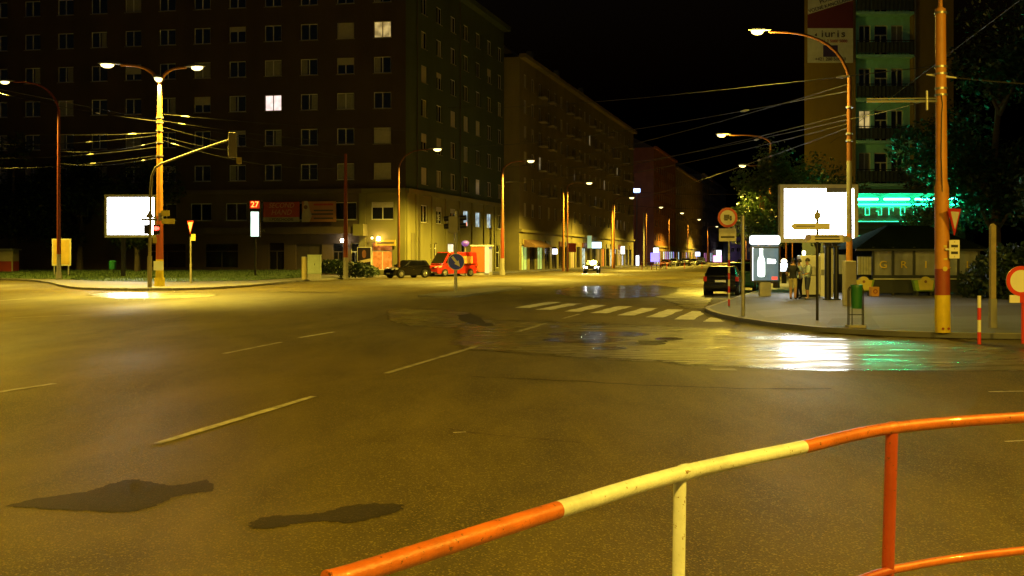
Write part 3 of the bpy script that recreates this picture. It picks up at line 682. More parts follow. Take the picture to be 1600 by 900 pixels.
# ---- orange block beyond the side street and the far end of the avenue
def far_block(label, a0, a1, b, h, m, m2, colw, gr, litp=.05, seed=0, depth=16, base=4.4):
    F = thing('apartment_block', label, 'building', tuple(st(a0, b)))
    L = a1 - a0; cs = []; s = 2.2
    while s < L - 1.5: cs.append(s); s += colw
    zs = []; z = base + 1.2
    while z < h - 2.5: zs.append(z); z += 3.2
    Pf, rzf = facade('wall', F, st(a0, b), st(a1, b), base, h, [(s - .7, s + .7, z, z + 1.7) for s in cs for z in zs], m)
    Pg, _ = facade('wall', F, st(a0, b), st(a1, b), 0, base - .01, [(s - 1.3, s + 1.3, .2, 3.2) for s in cs], m2)
    r = random.Random(seed)
    for s in cs:
        for z in zs: window(F, Pf, rzf, s, z, 1.4, 1.7, 'two', M_LITD if r.random() < litp else None, False)
        window(F, Pg, rzf, s, .2, 2.6, 3.0, 'shop', r.choice(gr), False, 0, M_FRAMED)
    o = Vector(F.location)
    def g(a, bb, z): v = st(a, bb) - o; v.z = z; return v
    MB().add([g(a0, b, 0), g(a0, b - depth, 0), g(a0, b - depth, h), g(a0, b, h)], [(3, 2, 1, 0)]).build('wall', m, F)
    MB().add([g(a0, b, h), g(a1, b, h), g(a1, b - depth * .5, h + 4), g(a0, b - depth * .5, h + 4), g(a1, b - depth, h), g(a0, b - depth, h)], [(0, 1, 2, 3), (3, 2, 4, 5), (0, 3, 5)]).build('roof', M_ROOF, F)
    ledge(F, 'cornice', st(a0, b), st(a1, b), h - .2, h + .3, .6, m); ledge(F, 'cornice', st(a0, b), st(a1, b), base - .3, base + .1, .4, m2)
    return F
M_BRICK = pbr('brick_red_render', (.46, .17, .06), .9, var=.18, scale=.6, stains=.25)
M_TAN = pbr('tan_render', (.36, .26, .12), .9, var=.18, scale=.6, stains=.25)
M_VIO = glow('lit_violet_shop', (.45, .35, 1), 1.6, .5); M_CYN = glow('lit_cyan_shop', (.6, .85, 1), 1.8, .5); M_PNK = glow('lit_pink_shop', (1, .35, .7), 1.6, .5)
far_block('dark red brick block beyond the side street', 152, 192, 1.9, 27, M_BRICK, M_TAN, 3.8, [M_VIO, M_CYN, None, M_VIO, M_CYN], .03, 3)
far_block('tan apartment block after the brick one on the avenue', 192.4, 262, 1.9, 25.5, M_TAN, M_OLIVE2, 4.6, [M_CYN, None, M_LITW, M_VIO], .08, 4)
far_block('pale distant block closing the left side of the avenue', 262.5, 360, 1.9, 29, pbr('grey_render', (.24, .24, .22), .9), M_OLIVE2, 5.5, [M_PNK, M_LITW, M_CYN, None], .12, 5)
projecting('shop_sign', 'square white light box at the foot of the brick block', 1025, 391, 1.2, 1.1, glow('sign_white3', (.9, .95, .9), 3.0), b=3.0)
projecting('shop_sign', 'violet light box under the white one on the brick block', 1023, 402, 1.9, 2.0, glow('sign_violet', (.25, .2, 1), 2.5), b=3.0)
projecting('shop_sign', 'blue starry lit sign on the tan block', 1090, 397, 1.4, 1.2, glow('sign_blue2', (.45, .6, 1), 5), b=3.0)
projecting('shop_sign', 'small pinkish sign at the far end of the avenue', 1121, 405, 3.0, 2.6, glow('sign_pink', (1, .35, .8), 3), b=3.5)
projecting('shop_sign', 'round white sign above the pinkish one far away', 1123, 395, 1.8, 1.8, glow('sign_white4', (.9, .9, 1), 4), b=3.5)
# glass tower and pale hall at the end of the view
def simple_tower(name, label, x0, x1, ytop, D, m, rows, cls, glowm, seed):
    X0, X1 = gx(x0, D), gx(x1, D); h = CAM_H + (HOR - ytop) / FOC * D
    T = thing(name, label, 'building', (X0, D, 0)); w = X1 - X0
    fw = w / cls; fh = (h - 3) / rows
    Pt, rt = facade('wall', T, (X0, D), (X1, D), 0, h, [(i * fw + fw * .2, i * fw + fw * .8, 3 + j * fh + fh * .25, 3 + j * fh + fh * .8) for i in range(cls) for j in range(rows)], m)
    r = random.Random(seed)
    for i in range(cls):
        for j in range(rows): window(T, Pt, rt, (i + .5) * fw, 3 + j * fh + fh * .25, round(fw * .6, 2), round(fh * .55, 2), 'two', r.choice(glowm), False)
    MB().bb(0, w, .4, 14, 0, h - .1).build('core', M_DARKR, T); MB().bb(-.3, w + .3, -.4, 14.3, h, h + .5).build('roof', M_ROOF, T)
    return T
M_LC = glow('lit_tower_cold', (.6, .8, 1), .5, .6)
simple_tower('office_tower', 'narrow distant office tower with rows of pale windows', 1111, 1127, 296, 430, pbr('tower_grey', (.2, .23, .25), .6), 13, 3, [M_LC, M_LC, None, M_LITD], 2)
simple_tower('office_building', 'distant pale blue flat fronted building at the end of the avenue', 1141, 1184, 338, 400, pbr('tower_blue', (.35, .38, .62), .6), 5, 5, [None, M_LITD, None], 5)

# ---- ochre tower with turquoise balconies
G_D = 80.0; gX0, gX1 = gx(1257, G_D), gx(1490, G_D)
G = thing('tower_block', 'tall ochre apartment tower with turquoise balcony bays', 'building', (gX0, G_D, 0))
M_GOC = pbr('tower_ochre', (.31, .22, .045), .9, var=.12, scale=.5, stains=.25); M_TURQ = pbr('turquoise_render', (.34, .80, .80), .85, var=.1, stains=.2); M_BALD = pbr('balcony_panel', (.06, .08, .085), .6)
bx0, bx1 = gx(1337, G_D) - gX0, gx(1427, G_D) - gX0; gw = gX1 - gX0; GH = 36.0
MB().add([(0, 0, 0), (bx0, 0, 0), (bx0, 0, GH), (0, 0, GH)], [(0, 1, 2, 3)]).add([(bx0, 0, 0), (bx0, .7, 0), (bx0, .7, GH), (bx0, 0, GH)], [(0, 1, 2, 3)]).build('wall', M_GOC, G)
MB().add([(bx1, 0, 0), (gw, 0, 0), (gw, 0, GH), (bx1, 0, GH)], [(0, 1, 2, 3)]).add([(bx1, .7, 0), (bx1, 0, 0), (bx1, 0, GH), (bx1, .7, GH)], [(0, 1, 2, 3)]).build('wall', M_GOC, G)
MB().add([(4.3, 14, 0), (0, 0, 0), (0, 0, GH), (4.3, 14, GH)], [(0, 1, 2, 3)]).build('wall', M_GOC, G); MB().slab([(-.2, -.2), (gw + .2, -.2), (gw + 4.5, 14), (4.1, 14)], GH, GH + .5).build('roof', M_ROOF, G)
FH = 3.16; zf = [CAM_H + (HOR - y) / FOC * G_D for y in (287, 220, 154, 86, 19)]
ops = []
for z in zf:
    ops += [(.45, 1.35, z + .75, z + 2.35), (1.6, 2.6, z + .05, z + 2.35), (2.85, 3.75, z + .75, z + 2.35)]
Pb, rzb = facade('bay_wall', G, (gX0 + bx0, G_D + .7), (gX0 + bx1, G_D + .7), 0, GH, ops, M_TURQ)
for fi, z in enumerate(zf):
    window(G, Pb, rzb, .9, z + .75, .9, 1.6, 'two', M_LITY if fi == 1 else None, False)
    d_ = window(G, Pb, rzb, 2.1, z + .05, 1.0, 2.3, 'trans', None, False); d_.name = 'balcony_door'
    window(G, Pb, rzb, 3.3, z + .75, .9, 1.6, 'two', None, False)
    bo = MB().bb(bx0 + .02, bx1 - .02, -.25, .68, z - .2, z).build('balcony', M_TURQ, G)
    rl = MB().bb(bx0 + .02, bx1 - .02, -.25, -.2, z + 1.0, z + 1.06)
    for i in range(15): xx = bx0 + .05 + i * (bx1 - bx0 - .12) / 14; rl.bb(xx, xx + .02, -.24, -.21, z, z + 1.0)
    rl.build('railing', M_BLACK, bo)
    for i in range(4):
        wv = (bx1 - bx0 - .1) / 4; MB().bb(bx0 + .05 + i * wv, bx0 + .03 + (i + 1) * wv, -.2, -.18, z + .12, z + .92).build('panel', M_BALD, bo)
MB().tube([(bx1 + .1, -.12, 0), (bx1 + .1, -.12, GH)], .06, 6).build('downpipe', M_GREY, G)
# advertising banner on the tower
kx0, kx1 = gx(1262, G_D - .2) , gx(1333, G_D - .2)
zb0, zb1, zb2 = [CAM_H + (HOR - y) / FOC * (G_D - .2) for y in (98, 44, -10)]
bn = thing('banner', 'maroon and white advertising banner high on the ochre tower', 'banner', (kx0, G_D - .2, zb0)); bw = kx1 - kx0
M_MAR = pbr('banner_maroon', (.16, .03, .05), .6); M_BNW = pbr('banner_white', (.75, .78, .78), .6); M_INK = pbr('ink', (.03, .02, .07), .6)
MB().bb(0, bw, 0, .05, 0, zb1 - zb0).build('lower_sheet', M_BNW, bn); MB().bb(0, bw, 0, .05, zb1 - zb0 + .005, zb2 - zb0).build('upper_sheet', M_MAR, bn)
h1 = zb1 - zb0
[text('letter', ch, .75, M_INK, bn, (bw * (.55 + (q - 2) * .115), -.02, h1 * .83), sx=1.15) for q, ch in enumerate('iuris')]; text('lettering', '+421 2 5000 5000', .3, pbr('ink_red', (.4, .04, .06), .6), bn, (bw * .54, -.02, h1 * .62))
text('lettering', '+421 200 500 50', .33, M_INK, bn, (bw * .5, -.02, h1 * .1)); MB().bb(bw * .34, bw * .66, -.02, -.002, h1 * .17, h1 * .5).build('print_block', pbr('print_violet', (.06, .04, .22), .6), bn)
MB().prism([(bw * .15, h1 * .8), (bw * .2, h1 * .76), (bw * .2, h1 * .86)], -.02, -.002).build('print_mark', M_INK, bn)
MB().prism([(0.005, h1 + 1.0), (bw - .005, h1 + 2.05), (bw - .005, h1 + 2.9), (0.005, h1 + 2.05)], -.02, -.002).build('slogan_stripe', M_BNW, bn)
text('lettering', 'POSLEDN\u00c9', .42, M_INK, bn, (bw * .55, -.03, h1 + 2.2), tilt=R(17)); text('lettering', 'VO\u013dN\u00c9 KANCEL\u00c1RIE', .36, M_INK, bn, (bw * .48, -.03, h1 + 1.68), tilt=R(17), sx=.95)

# ---- low restaurant with the green neon
N_D = 63.0
nx0, nx1 = gx(1318, N_D), gx(1512, N_D)
NR = thing('restaurant', 'low restaurant with a green neon lit frieze', 'building', (nx0, N_D, 0)); nw = nx1 - nx0
zt, z1_, z2_, z3_ = [CAM_H + (HOR - y) / FOC * N_D for y in (308, 321, 338, 345)]
M_NW = pbr('restaurant_wall', (.035, .05, .04), .8, stains=.3)
MB().bb(0, nw, .3, 9, 0, zt + .2).build('wall', M_NW, NR)
MB().bb(-.1, nw + .1, -.25, 9.1, zt + .2, zt + .45).build('roof', M_ROOF, NR)
fr = MB().bb(.02, nw - .02, .1, .28, z3_, z1_).build('frieze', pbr('frieze_board', (.16, .16, .13), .6), NR)
M_NEON = glow('neon_green', (.01, 1, .36), 36); M_NEONW = glow('neon_mint', (.02, 1, .40), 200); M_FG = glow('frieze_green', (.05, 1, .42), 2.2)
x = .6
while x < nw - 1:
    L = random.Random(int(x * 10)).uniform(.9, 1.5); MB().tube([(x, -.06, zt - .12), (x + L, -.06, zt - .12)], .05, 8).build('neon_tube', M_NEONW, NR); x += L + .35
MB().tube([(.3, 0, z1_ + .06), (nw - .3, 0, z1_ + .06)], .03, 6).build('neon_tube', M_NEON, NR); MB().tube([(.3, 0, z3_ - .04), (nw * .72, 0, z3_ - .04)], .02, 6).build('neon_tube', M_FG, NR)
M_BRN = pbr('frieze_brown', (.24, .10, .05), .6); hh = z1_ - z2_
for i in range(12):          # alternating hooked key pattern: brown blocks outlined in green light
    x0 = .9 + i * .68
    MB().bb(x0, x0 + .34, .07, .1, z2_ + .06, z1_ - .1).build('frieze_block', M_BRN, NR)
    k = MB(); y = .05; xa = x0 + .38
    zz0, zz1 = z2_ + .08, z1_ - .12
    zm = (zz0 + zz1) / 2
    pts = ([(xa, zz0), (xa, zz1), (xa + .24, zz1), (xa + .24, zz0), (xa, zz0)], [(xa - .06, zm), (xa + .08, zm), (xa + .08, zz0), (xa + .26, zz0), (xa + .26, zz1)], [(xa, zz0), (xa, zz1), (xa + .26, zz1), (xa + .26, zm)])[i % 3]
    k.tube([(a, y, b) for a, b in pts], .022, 5).build('key_outline', M_FG, NR)
MB().bb(.2, nw * .8, .0, .3, z3_ - .45, z3_ - .12).build('fascia', M_NW, NR)
for zz, k in ((zt - 1.75, .55), (zt - 2.3, .25)): MB().bb(.4, nw * k, .2, .28, zz, zz + .08).build('light_strip', glow('strip_green', (.05, .8, .35), .8), NR)
# ------------------------------------------------------------------ street lamps
def curve3(a, b, c, n=8):
    a, b, c = Vector(a), Vector(b), Vector(c)
    return [(a * (1 - t) ** 2 + b * 2 * t * (1 - t) + c * t * t) for t in [i / n for i in range(n + 1)]]
LIGHTS = {}
M_POLED = pbr('dark_brown_paint', (.20, .07, .025), .55, var=.15, scale=4, stains=.35)
def lamp_light(parent, loc, power, size=R(146)):
    k = (round(power), round(size, 3))
    if k not in LIGHTS:
        d = bpy.data.lights.new('sodium', 'SPOT'); d.energy = power; d.spot_size = size; d.spot_blend = .45 if size < R(162) else .1; d.color = SODIUM if size < R(159) else (1.0, .62, .045); d.shadow_soft_size = .14; LIGHTS[k] = d
    o = bpy.data.objects.new('sodium_light', LIGHTS[k]); COL.objects.link(o); o.parent = parent; o.location = loc
def head(t, p, dirv, k=1.0, power=1.0, cone=146):
    """cobra-head luminaire at p (local), pointing along dirv"""
    a = math.atan2(dirv[1], dirv[0]); p = Vector(p)
    h = MB(); prof = [(-.38, .05, .03), (-.2, .09, .07), (.1, .15, .10), (.35, .14, .08), (.45, .06, .03)]
    vs = []; n = 10
    for x, w, hh in prof:
        for j in range(n):
            q = 2 * math.pi * j / n; z = math.sin(q) * hh; vs.append((x * k, math.cos(q) * w * k, (z if z > 0 else z * .35) * k + .06))
    fs = [(i * n + j, i * n + (j + 1) % n, (i + 1) * n + (j + 1) % n, (i + 1) * n + j) for i in range(len(prof) - 1) for j in range(n)]
    h.add(vs, fs, 0, True); h.add(vs[:n], [tuple(range(n))[::-1]]); h.add(vs[-n:], [tuple(range(n))])
    ho = h.build('lamp_head', M_GREY, t, p, a)
    ln = MB(); ln.add([(x * k, y * k, z * k) for z, s in ((.03, 1), (-.06, .85), (-.11, .45)) for x, y in [(.14 + .24 * s * math.cos(2 * math.pi * j / 12), .13 * s * math.sin(2 * math.pi * j / 12)) for j in range(12)]],
           [(i * 12 + j, i * 12 + (j + 1) % 12, (i + 1) * 12 + (j + 1) % 12, (i + 1) * 12 + j) for i in range(2) for j in range(12)] + [tuple(range(35, 23, -1))], 0, True)
    ln.build('lens', M_LENS, ho)
    q = p + Vector((math.cos(a) * .14 * k, math.sin(a) * .14 * k, -.2 * k)); lamp_light(t, q, LAMP_W * power, R(cone))
def street_lamp(label, base, top, heads, r=(.11, .06), paint=None, bands=(), power=1.0, group='sodium street lamps', k=1.0, cone=146, leak=0):
    """heads: list of (dx, dy, z) relative to the base"""
    t = thing('street_lamp', label, 'street lamp', base, 0, group)
    zb = [0] + [b for b, m in bands] + [top]; ms = [m for b, m in bands] + [paint or M_POLE]
    for i in range(len(ms)):
        f = lambda z: r[0] + (r[1] - r[0]) * z / top
        MB().tube([(0, 0, zb[i]), (0, 0, zb[i + 1])], [f(zb[i]), f(zb[i + 1])], 12).build('pole', ms[i], t)
    MB().tube([(0, 0, 0), (0, 0, .5)], [r[0] * 1.35, r[0] * 1.25], 12).build('base', bands[0][1] if bands else (paint or M_POLE), t)
    for dx, dy, z in heads:
        L = math.hypot(dx, dy)
        if L > .3:
            d = Vector((dx, dy, 0)).normalized()
            e = Vector((dx, dy, z)) - d * .3 * k
            pts = curve3((0, 0, top - .02), (dx * .12, dy * .12, z + .15), e, 9)
            MB().tube(pts, [r[1] * .8] * 5 + [r[1] * .62] * 5, 8).build('arm', paint or M_POLE, t)
            head(t, (dx, dy, z), (dx, dy), k, power, cone)
            if leak:
                d_ = bpy.data.lights.new('lens_glow', 'POINT'); d_.energy = leak; d_.color = SODIUM; d_.shadow_soft_size = .15
                lo_ = bpy.data.objects.new('lens_glow', d_); COL.objects.link(lo_); lo_.parent = t; lo_.location = (dx, dy, z - .35)
        else:
            MB().tube([(0, 0, top), (0, 0, z - .05)], r[1] * .8, 8).build('arm', paint or M_POLE, t)
            head(t, (0, 0, z), (0, -1), k, power, cone)
    return t
Zt = lambda py, D: CAM_H - (py - HOR) / FOC * D
# three-headed lamp by the left billboard
D = 65.5; bx = gx(249.5, D)
tri = street_lamp('tall orange three-headed lamp in front of the left billboard', (bx, D, .13), Zt(132, D) - .13,
    [(gx(180, D) - bx, -.6, Zt(104, D) - .13), (gx(307, D) - bx, -.6, Zt(108, D) - .13), (0, 0, Zt(124, D) - .13)], (.24, .13), None, [(1.6, M_POLEY), (4.2, M_POLER)], .8, k=1.7, cone=138)
for z in (7.8, 8.6, 9.3, 9.8, 10.1): MB().tube([(0, 0, z), (0, 0, z + .08)], .215, 12).build('clamp', M_STEEL, tri)
MB().bb(-.28, .28, -.27, -.2, .95, 1.5).build('control_box', M_BNW, tri)
D = 84; bx = gx(92, D)
l92 = street_lamp('thin red-brown lamp beside the yellow poster board', (bx, D, .2), Zt(172, D) - .2, [(gx(12, D) - bx, 0, Zt(128, D) - .2)], (.17, .10), M_POLER, [(1.9, M_CONC)], 1.3, k=1.5, cone=124)
D = 96; bx = gx(623, D)
street_lamp('brown lamp behind the parked black hatchback at the corner', (bx, D, .13), Zt(262, D) - .13, [(gx(681, D) - bx, -1.0, Zt(235, D) - .13)], (.13, .08), M_POLED, (), .8, k=1.6)
D = 104; bx = gx(785, D)
street_lamp('brown lamp at the end of the corner block', (bx, D, .13), Zt(268, D) - .13, [(gx(826, D) - bx, -1.0, Zt(253, D) - .13)], (.2, .1), M_POLED, [(1.6, M_CONC), (4.5, M_POLER)], 1.5, k=1.5, cone=150)
for i, (px, py, D, lab) in enumerate(((918, 286, 131, 'lamp over the lit shop signs of the avenue block'), (985, 309, 164, 'lamp at the far end of the avenue block'), (1031, 324, 196, 'lamp in front of the dark red brick block'), (1064, 333, 222, 'lamp in front of the tan block'), (1091, 343, 258, 'lamp before the distant pale block'), (1119, 354, 320, 'farthest lamp on the far side of the avenue'))):
    x = gx(px, D); off = -2.4; z = Zt(py, D)
    street_lamp(lab, (x + off, D + .5, .1), z - .5, [(-off, -.5, z - .1)], (.12, .07), M_POLED, (), 1.0, k=1.5, cone=150)
# right-hand side of the avenue
D = 39; bx = gx(1327, D)
l1327 = street_lamp('lamp with curved arm rising beside the bright right billboard', (bx, D, .13), Zt(122, D) - .13, [(gx(1185, D) - bx, -.4, Zt(53, D) - .13)], (.125, .075), M_POLED, [(1.6, M_CONC), (2.6, M_POLE), (5.2, M_GREY)], .2, cone=156, leak=900)
MB().bb(-.2, .2, -.2, .2, 0, 1.62).build('footing', M_CONC, l1327, bevel=.03)
for z in (5.9, 6.15, 7.1): MB().tube([(0, 0, z), (0, 0, z + .06)], .13, 10).build('clamp', M_STEEL, l1327)
for i, (px, py, D, poff, lab) in enumerate(((1131, 211, 72, 3.2, 'lamp above the no lorries sign'), (1163, 259, 96, 3.2, 'lamp half hidden by the street tree'), (1189, 288, 124, 3.0, 'lamp seen through the street tree leaves'), (1153, 365, 330, 2.6, 'tiny distant lamp left of the advertising column'), (1171, 367, 300, 2.6, 'tiny distant lamp just above the advertising column'), (1216, 337, 190, 2.6, 'lamp peeping beside the edge of the right billboard'))):
    x = gx(px, D); z = Zt(py, D)
    street_lamp(lab, (x + poff, D + .4, .13), z - .6, [(-poff, -.4, z - .13)], (.13, .08), M_POLED, (), .8, k=1.25 if D < 150 else 1.7, leak=800 if D < 80 else 0)
# the lamps of the same row that stand beside the photographer light the near road
street_lamp('lamp on the pavement corner behind the railing', (3.0, -6.5, .12), 9.6, [(-2.6, 1.0, 10.2)], (.12, .07), M_POLE, (), .62, cone=176)
street_lamp('lamp left of the near carriageway', (-20.5, 14, 0), 9.8, [(4.2, .0, 10.4)], (.12, .07), M_POLE, (), .6, cone=161)
street_lamp('lamp on the side road right of the near railing', (17, 4, 0), 9.8, [(-3.6, .0, 10.4)], (.12, .07), M_POLE, (), .62, cone=176)

street_lamp('added unseen lamp on the far left kerb of the near carriageway', (-27, 36, 0), 9.8, [(4.0, -.5, 10.6)], (.12, .07), M_POLE, (), .9, cone=154)  # out of view, added to brighten the road at middle left
# ------------------------------------------------------------------ big tram-wire poles without lamps
def pole_thing(label, base, segs, extra=None):
    t = thing('wire_pole', label, 'pole', base, 0, 'wire poles')
    for z0, z1, r0, r1, m in segs: MB().tube([(0, 0, z0), (0, 0, z1)], [r0, r1], 18).build('shaft', m, t)
    return t
D = 25.4; bx = gx(1473, D); zz = lambda py: Zt(py, D) - .13
bp = pole_thing('thick orange wire pole with a yellow foot at the pavement edge', (bx, D, .13), [(0, zz(461), .175, .172, M_POLEY), (zz(461), zz(420), .170, .168, M_POLER), (zz(420), zz(293), .166, .160, M_POLE), (zz(293), zz(283), .160, .128, M_POLE), (zz(283), zz(14), .128, .118, M_POLE), (zz(14), zz(-60), .05, .045, M_POLE)])
bp.rotation_euler = (0, R(-.4), 0)
MB().tube([(0, 0, zz(12)), (0, 0, zz(22))], [.07, .13], 16).build('cap', M_POLE, bp)
for y in (22, 106, 117, 140, 150): MB().tube([(0, 0, zz(y)), (0, 0, zz(y) + .045)], .142, 16).build('clamp', M_STEEL, bp)
MB().tube([(-.05, -.135, zz(148)), (-.02, -.135, zz(165)), (-.04, -.135, zz(178)), (-.06, -.132, zz(240)), (-.05, -.16, zz(300))], .012, 6).build('cable', M_BLACK, bp)
for y, w, h in ((387, .07, .055), (406, .09, .04)): MB().bb(-.03, -.03 + w, -.172, -.16, zz(y), zz(y) + h).build('sticker', M_SIGNY, bp)
MB().disc((.0, -.166, zz(420)), .055, .012, 16).build('sticker', M_SIGNY, bp)
MB().disc((-.06, -.176, .1), .03, .02, 10).build('bolt', M_POLER, bp); MB().disc((.07, -.176, .1), .03, .02, 10).build('bolt', M_POLER, bp)
MB().bb(-1.75, -.1, -.05, .0, zz(160) , zz(160) + .05).bb(-1.75, -.1, -.05, .0, zz(155), zz(155) + .03).build('crossarm', M_BLACK, bp)
MB().bb(-.36, -.33, -.06, .0, zz(172), zz(142)).build('insulator', M_WHITE, bp)
D = 85; bx = gx(540, D)
p540 = pole_thing('red wire pole near the utility cabinet', (bx, D, .13), [(0, 1.7, .2, .19, M_CONC), (1.7, 9.8, .18, .11, M_POLER)])
D = 96
pole_thing('thin wire pole at the far kerb of the avenue', (gx(880, 131), 131, .13), [(0, 9.6, .16, .1, M_POLE)])
pole_thing('wire pole near the far shop signs', (gx(957, 168), 168, .13), [(0, 9.8, .16, .1, M_POLE)])
pole_thing('wire pole by the side street corner', (gx(1006, 205), 205, .13), [(0, 10, .17, .1, M_CONC)])
for px, D in ((1191, 66),): pole_thing('brown wire pole behind the advertising column', (gx(px, D), D, .13), [(0, 6.2, .2, .14, M_POLE)])

# ------------------------------------------------------------------ overhead wires
def wire(label, a, b, sag=.25, r=.014, clamps=(), group='overhead wires'):
    a, b = Vector(a), Vector(b)
    t = thing('overhead_wire', label, 'wire', tuple(a), 0, group)
    pts = [a.lerp(b, i / 16) - a + Vector((0, 0, -4 * sag * (i / 16) * (1 - i / 16))) for i in range(17)]
    MB().tube(pts, r, 5).build('cable', M_CABLE, t)
    for q in clamps:
        i = int(q * 16); p = pts[i]; d = (pts[min(i + 1, 16)] - p).normalized() * .35
        MB().tube([p - d, p, p + d], [r * 1.5, r * 3.6, r * 1.5], 6).build('insulator', M_WHITE, t)
P0 = lambda py: at(250, py, 65.5)
for i, (y0, px, y1, D, cl) in enumerate(((178, 700, 205, 95, (.12,)), (188, 625, 225, 98, (.1,)), (197, 540, 246, 85, ()), (212, 470, 232, 80, ()), (218, 540, 262, 85, (.1,)))):
    wire('%s of the wires running right from the three-headed lamp' % ('topmost', 'second', 'third', 'fourth', 'lowest')[i], P0(y0), at(px, y1, D), .25 + .1 * i, .012, cl)
for i, (y0, px, y1, D) in enumerate(((207, -60, 200, 75), (211, -60, 224, 80), (221, 92, 236, 92), (229, -60, 246, 78), (242, -40, 262, 82), (246, 92, 255, 92))):
    wire('%s of the wires running left from the three-headed lamp' % ('first', 'second', 'third', 'fourth', 'fifth', 'sixth')[i], P0(y0), at(px, y1, D), .3, .013, (.35,) if i in (1, 3, 4) else (.15,))
wire('faint wire climbing left from the three-headed lamp', P0(190), at(-60, 130, 90), .3, .016, (.3,))
B1 = lambda py: at(1471, py, 25.4)
wire('wire from the thick orange pole past the tower banner', B1(102), at(700, 168, 95), .35, .012, (.12,))
wire('wire leaving the thick orange pole to the right', B1(119), at(1900, 138, 22), .1, .011, (.06,))
wire('lower wire leaving the thick orange pole leftwards', B1(150), at(1327, 186, 39), .05, .01)
B2 = lambda py: at(1327, py, 39)
for i, (y0, px, y1, D) in enumerate(((131, 785, 262, 104), (142, 700, 230, 96), (178, 785, 285, 104), (186, 880, 262, 131), (193, 880, 282, 131), (199, 957, 316, 168))):
    wire('%s of the wires crossing the avenue from the curved-arm lamp' % ('topmost', 'second', 'third', 'fourth', 'fifth', 'lowest')[i], B2(y0), at(px, y1, D), .5, .016, (.18,) if i % 2 else ())
wire('long trolley wire over the near lane of the avenue', at(1700, -80, 30), at(1120, 352, 300), .3, .014)
wire('long trolley wire over the middle of the avenue', at(-400, 60, 50), at(1100, 350, 300), .4, .016)
wire('span wire across the avenue by the shop signs', at(880, 290, 131), at(1240, 300, 120), .6, .025)
wire('span wire across the far part of the avenue', at(957, 318, 168), at(1190, 322, 165), .6, .03)

# ------------------------------------------------------------------ near railing
RZ = 1.2
rp = [(-.40, 2.345), (-.32, 2.434), (.1255, 3.005), (.56, 3.53), (1.07, 4.0), (1.55, 4.44), (2.23, 4.74), (3.4, 5.05), (5.0, 5.2)]
rl = thing('railing', 'red and cream striped tubular railing in front of the camera', 'railing', (.566, 3.56, .12))
ol = Vector((.566, 3.56, .12)); RR = .0245
line = [Vector((x, y, RZ)) - ol for x, y in smooth_poly(rp, 8)]
def seg(i0, i1, m): MB().tube(line[i0:i1 + 1], RR, 20).build('handrail', m, rl)
# stripe limits at pixels 875, 1255
def idx(px): return min(range(len(line)), key=lambda i: abs(800 + FOC * (line[i] + ol).x / (line[i] + ol).y - px))
i1, i2, i3 = idx(875), idx(1070), idx(1255)
seg(0, i1, M_ORANGE); seg(i1, i3, M_CREAM); seg(i3, len(line) - 1, M_ORANGE)
for i in (i2, idx(1393)):
    a = line[i]; d = (line[i + 1] - line[i - 1]).normalized(); MB().tube([a - d * .03, a - d * .012, a + d * .012, a + d * .03], [.0243, .0275, .0275, .0243], 20).build('weld', M_CREAM if i == i2 else M_ORANGE, rl)
w1 = line[i2]; w2 = line[idx(1393)]
MB().tube([w1 + Vector((-.015, 0, -.02)), Vector((w1.x - .03, w1.y, 0))], .021, 16).build('post', M_CREAM, rl)
M_ORR = pbr('rail_red', (.30, .04, .01), .45, var=.2, scale=8, coat=.15, stains=.35, bump=.15, bscale=60, chips=(.07, .03, .015))
MB().tube([w2 + Vector((0, 0, -.02)), Vector((w2.x - .03, w2.y, 0))], .025, 16).build('post', M_ORR, rl)
low = [Vector((v.x, v.y, .62 - .12)) for v in line[idx(1393):]]; low[0] = Vector((w2.x - .018, w2.y, .5))
MB().tube(low, .018, 14).build('lower_rail', M_ORANGE, rl)
low2 = [Vector((v.x, v.y, .5)) for v in line[i2:idx(1393) + 1]]
MB().tube(low2, .018, 14).build('lower_rail', M_ORR, rl)

# ------------------------------------------------------------------ billboards and light boxes
def billboard(label, x0, x1, y0, y1, D, fr, legs, base, lean=0):
    w = gx(x1, D) - gx(x0, D); z0, z1 = Zt(y1, D), Zt(y0, D)
    t = thing('billboard', label, 'billboard', (gx((x0 + x1) / 2, D), D, base), lean, 'backlit billboards'); z0 -= base; z1 -= base
    f = MB(); h = .06
    f.bb(-w / 2, w / 2, 0, .45, z0, z0 + fr); f.bb(-w / 2, w / 2, 0, .45, z1 - fr, z1); f.bb(-w / 2, -w / 2 + fr, 0, .45, z0 + fr, z1 - fr); f.bb(w / 2 - fr, w / 2, 0, .45, z0 + fr, z1 - fr)
    f.build('frame', pbr('billboard_frame', (.75, .70, .45), .5), t)
    MB().bb(-w / 2 + .02, w / 2 - .02, .4, .5, z0 + .02, z1 - .02).build('back', M_GREY, t)
    MB().bb(-w / 2 + fr - .01, w / 2 - fr + .01, .06, .10, z0 + fr - .01, z1 - fr + .01).build('light_panel', M_WHITEBOX, t)
    for lx in legs: MB().bb(lx - .14, lx + .14, .12, .4, 0, z0).build('leg', M_BLACK, t)
    return t, z0, z1, w
lb = billboard('glowing white billboard beside the three-headed lamp', 163, 245, 304, 371, 84, .22, (-.65,), .4)
rb_, z0, z1, w = billboard('glowing white billboard on the right pavement corner', 1219, 1341, 288, 379, 54, .21, (.45, .85), .13)
MB().bb(w * .09 - .0, w * .36, -.02, .05, z1 - .41, z1 - .18).build('maker_plate', M_GREY, rb_)
